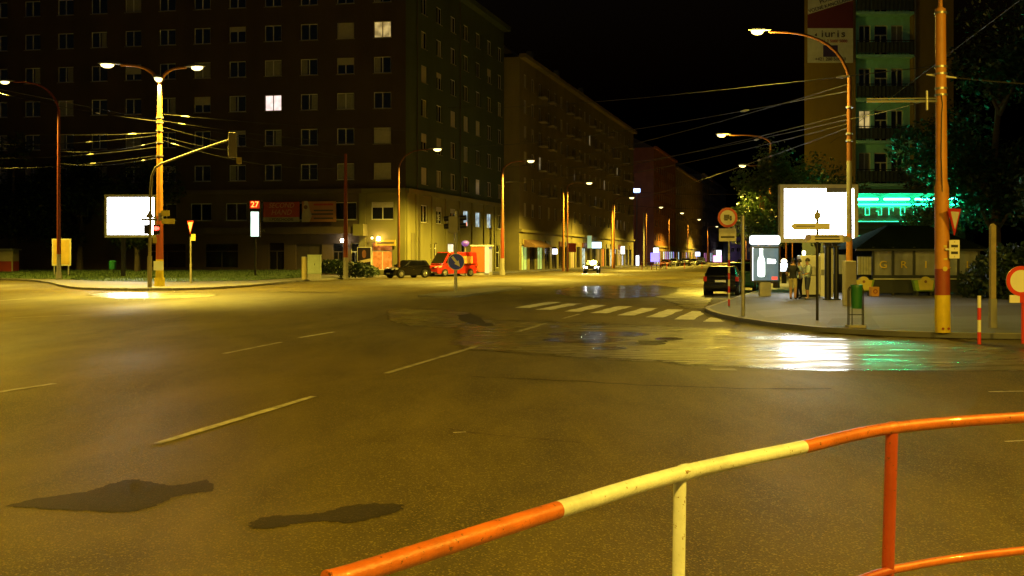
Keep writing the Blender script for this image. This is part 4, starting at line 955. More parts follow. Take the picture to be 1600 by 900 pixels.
# street-name arm behind the right billboard (yellowish bar)
# advertising column
D = 48.5; c = thing('advertising_column', 'lit advertising column showing a glowing bottle', 'light box', (gx(1195, D), D, .13)); z = lambda y: Zt(y, D) - .13
MB().bb(-.25, .25, -.14, .14, 0, z(441)).build('foot', M_CONC, c, bevel=.02)
bw = .62
MB().bb(-bw, bw, -.16, .16, z(441), z(384)).build('casing', pbr('slate_casing', (.05, .065, .075), .4), c, bevel=.04)
MB().bb(-bw + .06, bw - .06, -.175, -.163, z(440) + .06, z(386) - .05).build('poster', glow('poster_slate', (.12, .2, .26), .75, .3, 3), c)
MB().bb(-bw - .03, bw + .03, -.22, .22, z(382), z(368)).build('header', glow('header_light', (.82, 1, .96), 5), c, bevel=.1)
MB().bb(-bw + .03, -bw + .09, -.17, .14, z(440) + .05, z(387)).build('edge_light', glow('edge_light', (.8, .85, 1), 2.5), c)
bt = [(0, .10), (.13, .12), (.165, .2), (.165, .75), (.14, .9), (.075, 1.05), (.068, 1.3), (.078, 1.32), (.078, 1.37)]
pts = [(-.2 + x, z(438) + .05 + q) for x, q in bt] + [(-.2 - x, z(438) + .05 + q) for x, q in bt[::-1]]
MB().prism(pts, -.19, -.178).build('printed_bottle', glow('bottle_glow', (.8, 1, .88), 3.2), c)
MB().prism([(.06, z(412)), (.42, z(412)), (.47, z(409)), (.42, z(405)), (.06, z(404))], -.186, -.178).build('printed_text', glow('text_glow', (.9, 1, 1), 2.2), c)
MB().bb(.26, .52, -.186, -.178, z(437), z(432)).build('printed_label', glow('label_red', (1, .12, .08), .9), c)
# clock pylon on the far lawn
D = 90; c = thing('clock_pylon', 'slim lit pylon with red digits on the far lawn', 'light box', (gx(399, D), D, .3)); z = lambda y: Zt(y, D) - .3
MB().tube([(0, 0, 0), (0, 0, z(371))], .09, 10).build('post', M_BLACK, c)
MB().bb(-.42, .42, -.2, .2, z(371), z(328)).build('casing', M_BLACK, c, bevel=.03); MB().bb(-.33, .33, -.215, -.203, z(369.5), z(331)).build('light_panel', glow('pylon_light', (.75, 1, .85), 2.2, .35, 1.5), c)
MB().bb(-.45, .45, -.22, .22, z(327), z(313)).build('clock_box', M_BLACK, c, bevel=.03); text('digits', '27', .66, glow('red_digits', (1, .12, .02), 9), c, (0, -.235, z(320)), 0, .01)
MB().bb(-.4, .4, -.228, -.222, z(326), z(314)).build('clock_face', glow('red_face', (1, .05, .01), .5), c)
# yellow poster board
D = 93; c = thing('poster_board', 'yellow framed poster board behind the thin red-brown lamp', 'board', (gx(96, D), D, .3)); z = lambda y: Zt(y, D) - .3; w = 1.62 / 2
MB().bb(-w, w, 0, .12, z(415), z(373)).build('frame', pbr('board_cream', (.6, .57, .35), .6), c); MB().bb(-w + .12, w - .12, -.02, 0, z(413), z(375)).build('poster', pbr('poster_ochre', (.55, .38, .07), .6, var=.25, scale=1.5), c)
for x in (-.6, .6): MB().bb(x - .05, x + .05, 0, .1, 0, z(415)).build('leg', M_GREY, c)
# utility cabinet, concrete stub
D = 84; c = thing('utility_cabinet', 'pale green utility cabinet on the far pavement', 'cabinet', (gx(491.5, D), D, .13)); M_CAB = pbr('cabinet_green', (.42, .50, .36), .5, stains=.2)
MB().bb(-.48, .48, -.22, .22, 0, .45).build('plinth', M_CONC, c); MB().bb(-.5, .5, -.24, .24, .45, 1.86).build('body', M_CAB, c, bevel=.02)
for s in (-1, 1): d_ = MB().bb(min(0, s * .46) + .01, max(0, s * .46) - .01, -.256, -.243, .5, 1.8).build('door', M_CAB, c)
MB().bb(.03, .07, -.28, -.257, 1.1, 1.25).build('handle', M_BLACK, c); MB().bb(-.52, .52, -.26, .26, 1.862, 1.92).build('lid', M_CAB, c)
c = thing('advertising_stub', 'cream cylinder post beside the utility cabinet', 'post', (gx(475.5, D), D, .13))
MB().tube([(0, 0, 0), (0, 0, 1.72)], .21, 18).build('shaft', pbr('stub_cream', (.55, .45, .2), .6, stains=.25), c); MB().tube([(0, 0, 1.72), (0, 0, 1.78)], [.22, .16], 18).build('cap', M_CONC, c)

# ------------------------------------------------------------------ signs
def post(t, h, r, m=M_STEEL, n=12): return MB().tube([(0, 0, 0), (0, 0, h)], r, n).build('post', m, t)
# no lorries
D = 38; t = thing('road_sign', 'round red-ringed no lorries sign with plate below', 'sign', (gx(1139, D), D, .13)); z = lambda y: Zt(y, D) - .13
post(t, z(327), .032, M_STEEL)
for i in range(8):
    MB().tube([(0, 0, .05 + i * .23), (0, 0, .05 + i * .23 + .23)], .036, 10).build('band', M_RED if i % 2 == 0 else M_WHITE, t)
d = MB().disc((-.06, -.06, z(340)), .345, .02, 32).build('disc', M_WHITE, t); MB().disc((-.06, -.076, z(340)), .345, .01, 32, ri=.26).build('ring', M_RED, d)
ic = MB(); zc = z(340) - .03; ic.bb(-.19, .0, -.083, -.075, zc, zc + .13); ic.bb(.01, .08, -.083, -.075, zc, zc + .09); ic.bb(-.2, .09, -.083, -.075, zc - .03, zc - .005)
for x in (-.15, -.09, .05): ic.disc((x, -.079, zc - .05), .03, .008, 12)
ic.build('lorry_symbol', M_BLACK, d)
MB().bb(-.36, .24, -.07, -.05, z(377), z(357)).build('plate', M_WHITE, t); MB().bb(-.3, .18, -.08, -.072, z(372), z(369)).build('arrow_print', M_BLACK, t)
# bare steel post
D = 32.4; t = thing('steel_post', 'bare galvanised post at the kerb corner', 'post', (gx(1161, D), D, .13)); post(t, Zt(337, D) - .13, .055, M_STEEL); MB().tube([(0, 0, Zt(337, D) - .13), (0, 0, Zt(336, D) - .11)], [.058, .03], 12).build('cap', M_BLACK, t)
# finger post
D = 30.2; t = thing('finger_post', 'black finger post with two arrow boards before the right billboard', 'sign', (gx(1277, D), D, .13)); z = lambda y: Zt(y, D) - .13
post(t, z(327), .04, M_BLACK); M_FING = pbr('finger_board', (.75, .73, .66), .5, var=.12)
x = lambda p: gx(p, D) - gx(1277, D)
f1 = MB().prism([(x(1234), z(353.5)), (x(1240), z(359)), (x(1296), z(359)), (x(1296), z(348.5)), (x(1240), z(348.5))], -.085, -.05).build('arrow_board', M_FING, t); MB().bb(x(1243), x(1272), -.092, -.087, z(354.6), z(352.6)).build('printed_line', M_GREY, f1)
f2 = MB().prism([(x(1259), z(378)), (x(1326), z(378)), (x(1330), z(373)), (x(1316), z(366.5)), (x(1259), z(366.5))], -.085, -.05).build('arrow_board', M_FING, t)
MB().disc((x(1261), -.092, z(371)), .09, .01, 18).build('printed_emblem', pbr('emblem_violet', (.35, .28, .6), .5), f2); MB().bb(x(1272), x(1310), -.092, -.087, z(371.2), z(369)).bb(x(1272), x(1311), -.092, -.087, z(375.4), z(373.2)).build('printed_line', M_BLACK, f2)
MB().prism([(x(1271), z(342)), (x(1271), z(334)), (x(1276), z(331)), (x(1281), z(333)), (x(1281), z(340)), (x(1277), z(344))], -.07, -.04).build('crest', pbr('crest_grey', (.33, .33, .24), .6), t)
# waste bin on its frame
D = 27.2; t = thing('waste_bin', 'green waste bin hung in a black hoop stand', 'bin', (gx(1337, D), D, .13)); z = lambda y: Zt(y, D) - .13
MB().bb(-.22, .22, -.15, .15, 0, .06).build('plinth', M_CONC, t, bevel=.01)
for s in (-.05, .05): MB().tube([(-.18, s, .05), (-.18, s, z(455))] + [(-.18 * math.cos(q), s, z(455) + .16 * math.sin(q)) for q in [math.pi * i / 10 for i in range(1, 10)]] + [(.18, s, z(455)), (.18, s, .05)], .013, 8).build('hoop', M_BLACK, t)
MB().tube([(-.18, 0, .32), (.18, 0, .32)], .012, 8).build('crossbar', M_BLACK, t); MB().tube([(-.09, 0, .05), (-.09, 0, .55)], .012, 8).build('crossbar', M_BLACK, t)
MB().tube([(0.02, -.0, z(482)), (.02, 0, z(449)), (.02, 0, z(447))], [.125, .145, .15], 20).build('bin', M_BINGREEN, t)
MB().tube([(.02, 0, z(449)), (.02, 0, z(445))], [.155, .15], 20).build('lid', M_BINGREEN, t)
# red and white bollard, wooden post, no-vehicles sign
D = 23.6; t = thing('bollard', 'slim red and white striped bollard at the kerb', 'bollard', (gx(1530, D), D, 0)); hz = Zt(462, D)
for i in range(4): MB().tube([(0, 0, hz * i / 4), (0, 0, hz * (i + 1) / 4)], .04, 12).build('band', (M_RED, M_WHITE)[i % 2], t)
D = 27.1; t = thing('wooden_post', 'weathered square wooden post on the right pavement', 'post', (gx(1551, D), D, .13)); hz = Zt(353, D) - .13
MB().bb(-.065, .065, -.065, .065, .72, hz).build('shaft', M_WOOD, t, bevel=.01); MB().bb(-.08, .08, -.08, .08, 0, .72).build('shoe', M_GREY, t, bevel=.01); MB().hexa([(-.065, -.065, hz), (.065, -.065, hz), (.065, .065, hz), (-.065, .065, hz)], [(-.02, -.02, hz + .06), (.02, -.02, hz + .06), (.02, .02, hz + .06), (-.02, .02, hz + .06)]).build('cap', M_WOOD, t)
D = 23.8; t = thing('road_sign', 'round white sign with red ring over a striped barrier board', 'sign', (gx(1598, D), D, .0)); z = lambda y: Zt(y, D)
post(t, z(420), .03, M_RED); d = MB().disc((-.06, -.05, z(439)), .33, .02, 32).build('disc', M_WHITE, t); MB().disc((-.06, -.066, z(439)), .33, .01, 32, ri=.245).build('ring', M_RED, d)
for i in range(6): MB().bb(-.31 + i * .22, -.31 + (i + 1) * .22, -.06, -.03, z(473), z(461)).build('barrier_stripe', (M_WHITE, M_RED)[i % 2], t)
# yield sign and plate bracketed to the thick pole
def triangle(s, cx, cz, y): h = s * .866; return [(cx - s / 2, cz + h / 3), (cx, cz - h * 2 / 3), (cx + s / 2, cz + h / 3)]
D = 25.3; t = thing('road_sign', 'narrow angled give way sign on the thick orange pole', 'sign', (gx(1486.5, D), D - .12, 0), R(45)); z = lambda y: Zt(y, D)
MB().prism(triangle(.72, .0, z(340), 0), -.03, -.01).build('triangle', M_RED, t); MB().prism(triangle(.46, 0, z(340), 0), -.04, -.031).build('inner', M_WHITE, t)
t['category'] = 'sign'; MB().tube([(-.14, .0, z(332)), (0, -.005, z(332))], .015, 6).build('bracket', M_STEEL, t)
t = thing('tram_stop_plate', 'small white plate with black bars below the give way sign', 'sign', (gx(1487, D), D - .15, z(404)), R(-10)); ph = z(375) - z(404)
MB().bb(-.115, .115, -.02, .02, 0, ph).build('plate', M_WHITE, t, bevel=.01)
for q in (.24, .6): MB().bb(-.075, .075, -.03, -.021, ph * q, ph * q + .06).build('bar', M_BLACK, t)
text('lettering', '1', .05, M_BLACK, t, (0, -.026, ph * .1), ext=.003); text('lettering', 'T', .05, M_BLACK, t, (0, -.026, ph * .52), ext=.003); text('lettering', 'o', .05, M_BLACK, t, (0, -.026, ph * .9), ext=.003)
MB().bb(-.2, -.115, -.01, .01, ph * .45, ph * .55).build('bracket', M_STEEL, t)
# blue arrow sign with the signal
D = 54.5; t = thing('traffic_signal', 'grey signal post with blue arrow disc on the low island', 'traffic light', (ix, D, .1)); z = lambda y: Zt(y, D) - .1
post(t, z(330), .08, M_STEEL)
M_SIG = pbr('signal_grey', (.35, .33, .26), .6)
MB().bb(-.35, .1, -.2, .12, z(364), z(338)).build('housing', M_SIG, t, bevel=.02)
for s, yy in ((-.58, 342), (-.58, 354), (.22, 341), (.22, 353)):
    v = MB().tube([(s, -.02, z(yy)), (s + .32, -.02, z(yy) + .03)], [.13, .13], 14, cap=True).build('visor', M_BLACK, t)
MB().bb(.1, .2, -.16, .08, z(360), z(338)).build('housing', M_BLACK, t)
MB().tube([(.53, -.02, z(350)), (.56, -.02, z(350))], .1, 12).build('lens', glow('amber_lens', (1, .3, .12), 2.0), t)
d = MB().disc((.03, -.12, z(409)), .42, .02, 36).build('arrow_disc', M_BLUE, t); MB().disc((.03, -.137, z(409)), .425, .012, 36, ri=.39).build('rim', M_WHITE, d)
ar = MB(); ca, sa = math.cos(R(-52)), math.sin(R(-52)); zc = z(409)
poly = [(-.32, -.06), (.02, -.06), (.02, -.14), (.31, 0), (.02, .14), (.02, .06), (-.32, .06)]
ar.prism([(.03 + a * ca - b * sa, zc + a * sa + b * ca) for a, b in poly], -.15, -.134).build('arrow', M_WHITE, d)
# left signal with mast arm
D = 62.5; bx = gx(234, D); t = thing('traffic_signal', 'signal post with a long mast arm left of the three-headed lamp', 'traffic light', (bx, D, .13)); z = lambda y: Zt(y, D) - .13; x = lambda p: gx(p, D) - bx
M_MAST = pbr('mast_grey', (.30, .27, .19), .5, stains=.2)
MB().tube([(0, 0, 0), (0, 0, z(400))], .13, 12).build('lower_post', M_MAST, t)
MB().tube([(0, 0, z(400)), (.05, 0, z(300)), (.12, 0, z(275)), (x(243), 0, z(262)), (x(252), 0, z(256)), (x(300), 0, z(238)), (x(362), 0, z(217))], [.09, .08, .075, .07, .065, .055, .045], 10).build('mast_arm', M_MAST, t)
MB().bb(x(357), x(369), -.1, .25, z(246), z(207)).build('hanging_signal', M_SIG, t, bevel=.03); MB().bb(x(370), x(377), -.1, .1, z(256), z(246)).build('plate', M_SIGNY, t)
MB().prism([(x(227), z(341)), (x(243), z(341)), (x(235), z(328))], -.14, -.11).build('warning_triangle', M_GREY, t); MB().bb(x(222), x(247), -.14, -.11, z(345), z(341.5)).build('plate', M_GREY, t)
for px, yy in ((226, 355), (241, 353)): MB().bb(x(px), x(px) + .3, -.18, .15, z(366), z(351)).build('housing', M_BLACK, t, bevel=.02)
for px, yy, m in ((247, 357, glow('red_lens', (1, .05, .03), 9)), (247, 362, M_BLACK)):
    MB().disc((x(px), -.2, z(yy)), .13, .03, 16).build('lens', m, t)
MB().bb(x(242), x(249), -.3, .05, z(367), z(352)).build('housing', M_BLACK, t)
MB().disc((x(246.5), -.32, z(357)), .12, .03, 16).build('lens', glow('red_lens', (1, .05, .03), 9), t); MB().bb(x(240), x(246), -.15, -.1, z(380), z(371)).build('plate', M_SIGNY, t)
D = 65.2; t = thing('street_name_signs', 'two small yellowish name plates on the three-headed lamp', 'sign', (gx(250, D), D - .28, 0)); z = lambda y: Zt(y, D); x = lambda p: gx(p, D) - gx(250, D)
MB().bb(x(254), x(267), -.02, .02, z(338), z(329)).build('plate', M_SIGNY, t); MB().bb(x(255), x(275), -.02, .02, z(350), z(342)).build('plate', M_SIGNY, t); MB().bb(x(250), x(255), -.02, .3, z(345), z(333)).build('bracket', M_STEEL, t)
# give way sign across the junction
D = 72; t = thing('road_sign', 'give way sign on a slim post across the junction', 'sign', (gx(298, D), D, .13)); z = lambda y: Zt(y, D) - .13
post(t, z(370), .05, M_MAST); MB().tube([(0, 0, 0), (0, 0, 1.3)], .075, 10).build('sleeve', M_MAST, t)
MB().prism([(-.22, z(345)), (0, z(366)), (.22, z(345))], -.1, -.08).build('triangle', M_RED, t); MB().prism([(-.15, z(347.5)), (0, z(363)), (.15, z(347.5))], -.11, -.101).build('inner', M_WHITE, t)
MB().bb(.06, .34, -.1, -.06, z(376), z(366)).build('plate', M_SIGNY, t)
# green bin on the far lawn
D = 96; t = thing('waste_bin', 'small green bin under the left billboard', 'bin', (gx(176, D), D, .45)); MB().tube([(0, 0, .35), (0, 0, 1.0)], [.28, .32], 14).build('bin', M_BINGREEN, t); MB().tube([(0, 0, 1.0), (0, 0, 1.12)], [.34, .2], 14).build('lid', M_BINGREEN, t); MB().tube([(0, .25, 0), (0, .25, 1.0)], .04, 8).build('post', M_BLACK, t)
# signboards on the corner block
def on_left(px, z, out): tt = t_of(px); p = Vector((CX + LX * tt, CY + LY * tt, z)); return p + Vector((LY, LX, 0)) * 0 + Vector((-(-LY), LX, 0)) * out
rzl = math.atan2(-LY, -LX)
def sign_on_left(label, x0, x1, y0, y1, name='shop_banner'):
    Dm = CY + LY * t_of((x0 + x1) / 2); z0, z1 = Zt(y1, Dm), Zt(y0, Dm); p = on_left((x0 + x1) / 2, z0, .5); w = abs(t_of(x0) - t_of(x1))
    return thing(name, label, 'banner', tuple(p), rzl), w, z1 - z0
t, w, h = sign_on_left('red second hand shop banner on the corner block', 412, 468, 316, 347)
M_BRED = pbr('banner_red', (.55, .07, .03), .6, var=.15)
MB().bb(-w / 2, w / 2, -.04, .04, h * .24, h).build('upper_sheet', M_BRED, t); MB().bb(-w / 2, w / 2, -.04, .04, 0, h * .235).build('lower_sheet', pbr('banner_cream', (.55, .45, .28), .6), t)
text('lettering', 'SECOND', .68, pbr('letter_tan', (.75, .4, .2), .6), t, (0, -.06, h * .82), sx=.95, shear=.25); text('lettering', 'HAND', .72, pbr('letter_tan', (.75, .4, .2), .6), t, (0, -.06, h * .47), shear=.25); text('lettering', '1.POSCHODIE', .4, M_BLACK, t, (0, -.06, h * .115))
t, w, h = sign_on_left('orange and cream banner with a figure beside the red one', 472, 525, 315, 347)
M_BOR = pbr('banner_orange', (.55, .25, .10), .6, var=.2, scale=.8)
MB().bb(-w / 2, w / 2, -.04, .04, 0, h).build('sheet', M_BOR, t); MB().prism([(-w / 2, 0), (-w * .28, 0), (-w * .2, h * .3), (-w * .27, h * .62), (-w * .33, h * 1.02), (-w * .43, h * 1.02), (-w * .46, h * .6), (-w / 2, h * .35)], -.06, -.042).build('printed_figure', pbr('print_cream', (.6, .5, .32), .6), t)
MB().disc((-w * .385, -.065, h * .72), .2, .012, 18).build('printed_head', pbr('print_brown', (.2, .09, .05), .6), t)
for i, (a, b) in enumerate(((.80, .09), (.52, .07), (.34, .08), (.14, .07))): MB().bb(-w * .15 - (.25 if i == 2 else 0), w * .42, -.06, -.042, h * a, h * (a + b)).build('printed_line', (M_BRED, M_FRAMED, M_FRAMED, M_FRAMED)[i], t)
t, w, h = sign_on_left('dark portrait poster by the lit shop door', 558, 580, 386, 420, 'poster'); t['category'] = 'poster'
MB().bb(-w / 2, w / 2, -.06, .06, 0, h).build('frame', M_FRAME, t); MB().bb(-w / 2 + .06, w / 2 - .06, -.075, -.062, .06, h - .06).build('sheet', pbr('poster_black', (.02, .012, .02), .5), t)
MB().add([(math.cos(q) * .2 * w * .75, -.085, h * .68 + math.sin(q) * .4) for q in [2 * math.pi * i / 20 for i in range(20)]], [tuple(range(20))]).build('printed_face', pbr('print_skin', (.25, .10, .05), .6, var=.4, scale=5), t)
MB().prism([(-w / 2 + .06, h * .22), (w / 2 - .06, h * .34), (w / 2 - .06, h * .48), (-w / 2 + .06, h * .35)], -.09, -.076).build('printed_stripe', pbr('print_cream', (.6, .5, .32), .6), t)
# wall lamps by the shop
def wall_lamp(label, px, py, col, e, s=.16):
    Dm = CY + LY * t_of(px); p = on_left(px, Zt(py, Dm), .55); t = thing('wall_lamp', label, 'lamp', tuple(p), rzl, 'lamps by the shop doors')
    MB().tube([(0, 0, -s), (0, 0, -s * .5), (0, 0, s * .5), (0, 0, s)], [s * .4, s, s, s * .4], 12).build('globe', glow('globe_%d' % px, col, e), t); MB().tube([(0, .5, .1), (0, .1, .3), (0, 0, s)], .025, 6).build('bracket', M_BLACK, t)
wall_lamp('bright warm globe over the lit shop door', 591, 373, (1, .6, .2), 45, .2); wall_lamp('small warm globe left of the lit shop door', 581, 372, (1, .5, .25), 12, .1); wall_lamp('pale globe lamp beside the red wire pole', 534.5, 376, (1, .85, .6), 30, .17)
Dm = CY + LY * t_of(597); t = thing('shop_fascia', 'yellow fascia board above the lit shop door', 'sign', tuple(on_left(602, Zt(384, Dm), .35)), rzl)
MB().bb(-1.0, 1.0, -.06, .06, 0, .55).build('board', pbr('fascia_yellow', (.6, .42, .10), .6), t)
MB().bb(-.85, .85, -.075, -.062, .2, .35).build('printed_line', M_FRAMED, t)
# ------------------------------------------------------------------ vehicles (x forward, y left, z up)
def wheel_parts(root, x, y, r, w):
    s = 1 if y > 0 else -1
    tyre = MB(); n = 20
    prof = [(-w / 2, r * .62), (-w / 2, r * .93), (-w * .36, r), (w * .36, r), (w / 2, r * .93), (w / 2, r * .62)]
    vs = [(math.cos(2 * math.pi * j / n) * rr, k, math.sin(2 * math.pi * j / n) * rr) for k, rr in prof for j in range(n)]
    tyre.add(vs, [(i * n + j, (i + 1) * n + j, (i + 1) * n + (j + 1) % n, i * n + (j + 1) % n) for i in range(5) for j in range(n)], 0, True)
    wo = tyre.build('wheel', M_RUBBER, root, (x, y, r))
    rim = MB().disc((0, s * w * .42, 0), r * .64, .03, 20)
    for q in range(5):
        a = 2 * math.pi * q / 5; rim.tube([(0, s * w * .47, 0), (math.cos(a) * r * .6, s * w * .47, math.sin(a) * r * .6)], [r * .1, r * .08], 6)
    rim.build('rim', pbr('alloy', (.45, .45, .45), .35, .8), wo)
def car(label, loc, rz, paint, L=4.1, Wd=1.72, kind='hatch', cat='car', group=None, lights=False, taillit=False, plate=True, name='parked_car'):
    t = thing(name, label, cat, loc, rz, group); h = Wd / 2
    if kind == 'hatch':
        body = [(-L * .5, .32), (-L * .49, .6), (-L * .495, .82), (-L * .47, .93), (L * .16, .93), (L * .34, .87), (L * .46, .74), (L * .495, .58), (L * .5, .3), (L * .46, .2), (-L * .46, .2)]
        cab = dict(z0=.9, z1=1.44, fb=L * .22, rb=-L * .475, ft=L * .02, rt=-L * .36)
    elif kind == 'suv':
        body = [(-L * .5, .35), (-L * .49, .7), (-L * .49, .98), (-L * .46, 1.05), (L * .2, 1.05), (L * .36, .97), (L * .465, .84), (L * .495, .65), (L * .5, .32), (L * .46, .22), (-L * .46, .22)]
        cab = dict(z0=1.02, z1=1.60, fb=L * .25, rb=-L * .47, ft=L * .04, rt=-L * .38)
    else:   # van
        body = [(-L * .5, .4), (-L * .495, 1.2), (L * .3, 1.2), (L * .44, 1.05), (L * .49, .85), (L * .5, .36), (L * .46, .25), (-L * .46, .25)]
        cab = dict(z0=1.17, z1=2.35, fb=L * .36, rb=-L * .497, ft=L * .2, rt=-L * .49)
    bo = MB(); n = len(body)
    def hw(z): return h * (1 - .07 * abs(z - .65))
    vs = [(x, -hw(z) * (1 - .10 * max(0, (abs(x) / (L / 2) - .8) / .2)), z) for x, z in body] + [(x, hw(z) * (1 - .10 * max(0, (abs(x) / (L / 2) - .8) / .2)), z) for x, z in body]
    bo.add(vs, [tuple(range(n))[::-1], tuple(range(n, 2 * n))] + [(i, (i + 1) % n, n + (i + 1) % n, n + i) for i in range(n)])
    b_ = bo.build('body', paint, t, bevel=.07)
    for p in b_.data.polygons: p.use_smooth = False
    z0, z1 = cab['z0'], cab['z1']; w0, w1 = h * .955, h * (.74 if kind != 'van' else .88)
    lo = [Vector((cab['rb'], -w0, z0)), Vector((cab['fb'], -w0, z0)), Vector((cab['fb'], w0, z0)), Vector((cab['rb'], w0, z0))]
    hi = [Vector((cab['rt'], -w1, z1)), Vector((cab['ft'], -w1, z1)), Vector((cab['ft'], w1, z1)), Vector((cab['rt'], w1, z1))]
    MB().hexa(lo, hi).build('cabin', paint, t, bevel=.1)
    def pane(nm, a, b, c, d, u0, u1, v0, v1, nrm, m=None):
        f = lambda u, v: a.lerp(b, u).lerp(d.lerp(c, u), v)
        q = [f(u0, v0), f(u1, v0), f(u1, v1), f(u0, v1)]; nn = Vector(nrm) * .012
        return MB().hexa([p - nn for p in q], [p + nn for p in q]).build(nm, m or M_CGL, t)
    sn = (0, -1, .25)
    if kind == 'van':
        pane('side_window', lo[0], lo[1], hi[1], hi[0], .74, .95, .12, .8, (0, -1, .1)); pane('side_window', lo[3], lo[2], hi[2], hi[3], .74, .95, .12, .8, (0, 1, .1))
    else:
        for u0, u1 in ((.13, .48), (.52, .9)):
            pane('side_window', lo[0], lo[1], hi[1], hi[0], u0, u1, .14, .86, sn); pane('side_window', lo[3], lo[2], hi[2], hi[3], u0, u1, .14, .86, (0, 1, .25))
        pane('rear_window', lo[3], lo[0], hi[0], hi[3], .08, .92, .16, .88, (-1, 0, .3))
    pane('windscreen', lo[1], lo[2], hi[2], hi[1], .06, .94, .08, .92, (1, 0, .6))
    wr = .31 if kind == 'hatch' else .35
    for x in (-L * .31, L * .32):
        for s in (-1, 1):
            wheel_parts(t, x, s * (h - .10), wr, .22); MB().disc((x, s * (h - .015), wr + .01), wr * 1.13, .03, 22).build('wheel_arch', M_BLACK, t)
    hl = glow('headlamp_on', (1, .97, .9), 200) if lights else pbr('headlamp_glass', (.55, .55, .52), .12, .3)
    tl = glow('tail_on', (1, .05, .02), 4) if taillit else pbr('tail_glass', (.45, .03, .02), .15)
    zl = .7 if kind == 'hatch' else .82 if kind == 'suv' else .95
    for s in (-1, 1):
        MB().hexa([Vector((L * .455, s * h * .60, zl - .08)), Vector((L * .500, s * h * .52, zl - .1)), Vector((L * .462, s * h * .95, zl - .08)), Vector((L * .40, s * h * .95, zl - .06))][:: s], [Vector((L * .44, s * h * .60, zl + .05)), Vector((L * .485, s * h * .52, zl + .02)), Vector((L * .44, s * h * .95, zl + .08)), Vector((L * .38, s * h * .95, zl + .08))][:: s]).build('headlight', hl, t)
        MB().bb(-L * .498 - .02, -L * .45, s * h * .9 - .1, s * h * .9 + .06, zl, zl + .24).build('tail_light', tl, t, bevel=.02)
        MB().box((L * .17, s * (h + .07), z0 + .1), (.12, .18, .13)).build('mirror', paint, t, bevel=.03)
        MB().bb(-.1, .08, s * (h + .0) - .012, s * h + .012, .76, .79).build('door_handle', pbr('chrome', (.6, .6, .6), .15, 1), t)
    MB().bb(-L * .5 - .03, -L * .46, -h * .88, h * .88, .34, .52).build('bumper', M_BLACK if kind == 'van' else paint, t, bevel=.03); MB().bb(L * .46, L * .5 + .03, -h * .85, h * .85, .28, .46).build('bumper', M_BLACK, t, bevel=.03)
    MB().bb(L * .485, L * .5 + .012, -h * .45, h * .45, zl - .14, zl - .03).build('grille', M_BLACK, t)
    if plate:
        MB().bb(L * .5 + .032, L * .5 + .045, -.26, .26, .36, .47).build('number_plate', M_WHITE, t); MB().bb(-L * .5 - .018, -L * .5 - .0, -.26, .26, .66, .77).build('number_plate', M_WHITE, t)
    return t
M_CGL = pbr('car_glass', (.004, .004, .005), .12, var=.2, spec=.3); P_BLACK = pbr('car_black', (.006, .006, .008), .2, var=.1, coat=.35, spec=.35); P_GREEN = pbr('car_green', (.02, .10, .05), .18, coat=1); P_RED = pbr('van_red', (.36, .018, .012), .25, coat=.6); P_SILV = pbr('car_silver', (.35, .35, .36), .25, .6, coat=.6); P_DRED = pbr('car_dark_red', (.2, .03, .02), .2, coat=.8)
P_BLUE = pbr('car_blue', (.04, .06, .15), .2, coat=.8)
hd = math.pi / 2 - AV            # facing away along the avenue
D = 54.6; car('black hatchback parked by the kerb, seen from behind', (gx(1131, D), D, 0), hd, P_BLACK, 4.0, 1.7, 'hatch')
D = 60.5; car('green car parked just ahead of the black hatchback', (gx(1159.5, D), D, .0), hd, P_GREEN, 4.1, 1.7, 'suv')
D = 97.5; car('black hatchback parked by the corner block, facing left', (gx(637, D), D, .0), R(222), P_BLACK, 4.2, 1.75, 'suv')
D = 105; v = car('red delivery van behind the black hatchback', (gx(705, D), D, 0), R(226), P_RED, 5.3, 2.0, 'van', 'van', name='parked_van')
MB().box((-.6, 1.01, 1.6), (2.6, .02, .7)).build('side_print', pbr('print_orange', (.7, .3, .1), .5, var=.4, scale=2), v)
D = 127; car('oncoming car with dazzling headlights in the avenue', (gx(925, D), D, 0), hd + math.pi + R(7), P_BLACK, 4.2, 1.75, 'hatch', lights=True, name='car')
for i, (px, D, p, lab, kd) in enumerate(((1040, 200, P_DRED, 'dark red car parked before the brick block', 'hatch'), (1053, 212, P_SILV, 'silver car parked before the tan block', 'suv'), (1071, 225, P_BLACK, 'black car parked next to the silver one far away', 'suv'), (1084, 240, P_SILV, 'second silver car in the distant row', 'hatch'), (1096, 258, P_BLUE, 'last car of the distant row', 'suv'), (1160, 190, P_BLACK, 'distant dark car on the right of the avenue', 'hatch'), (1170, 165, P_DRED, 'red distant car behind the advertising column edge', 'hatch'))):
    car(lab, (gx(px, D), D, 0), hd + (math.pi if i < 5 else 0), p, 4.2, 1.75, kd, plate=False, group='cars parked far along the avenue')
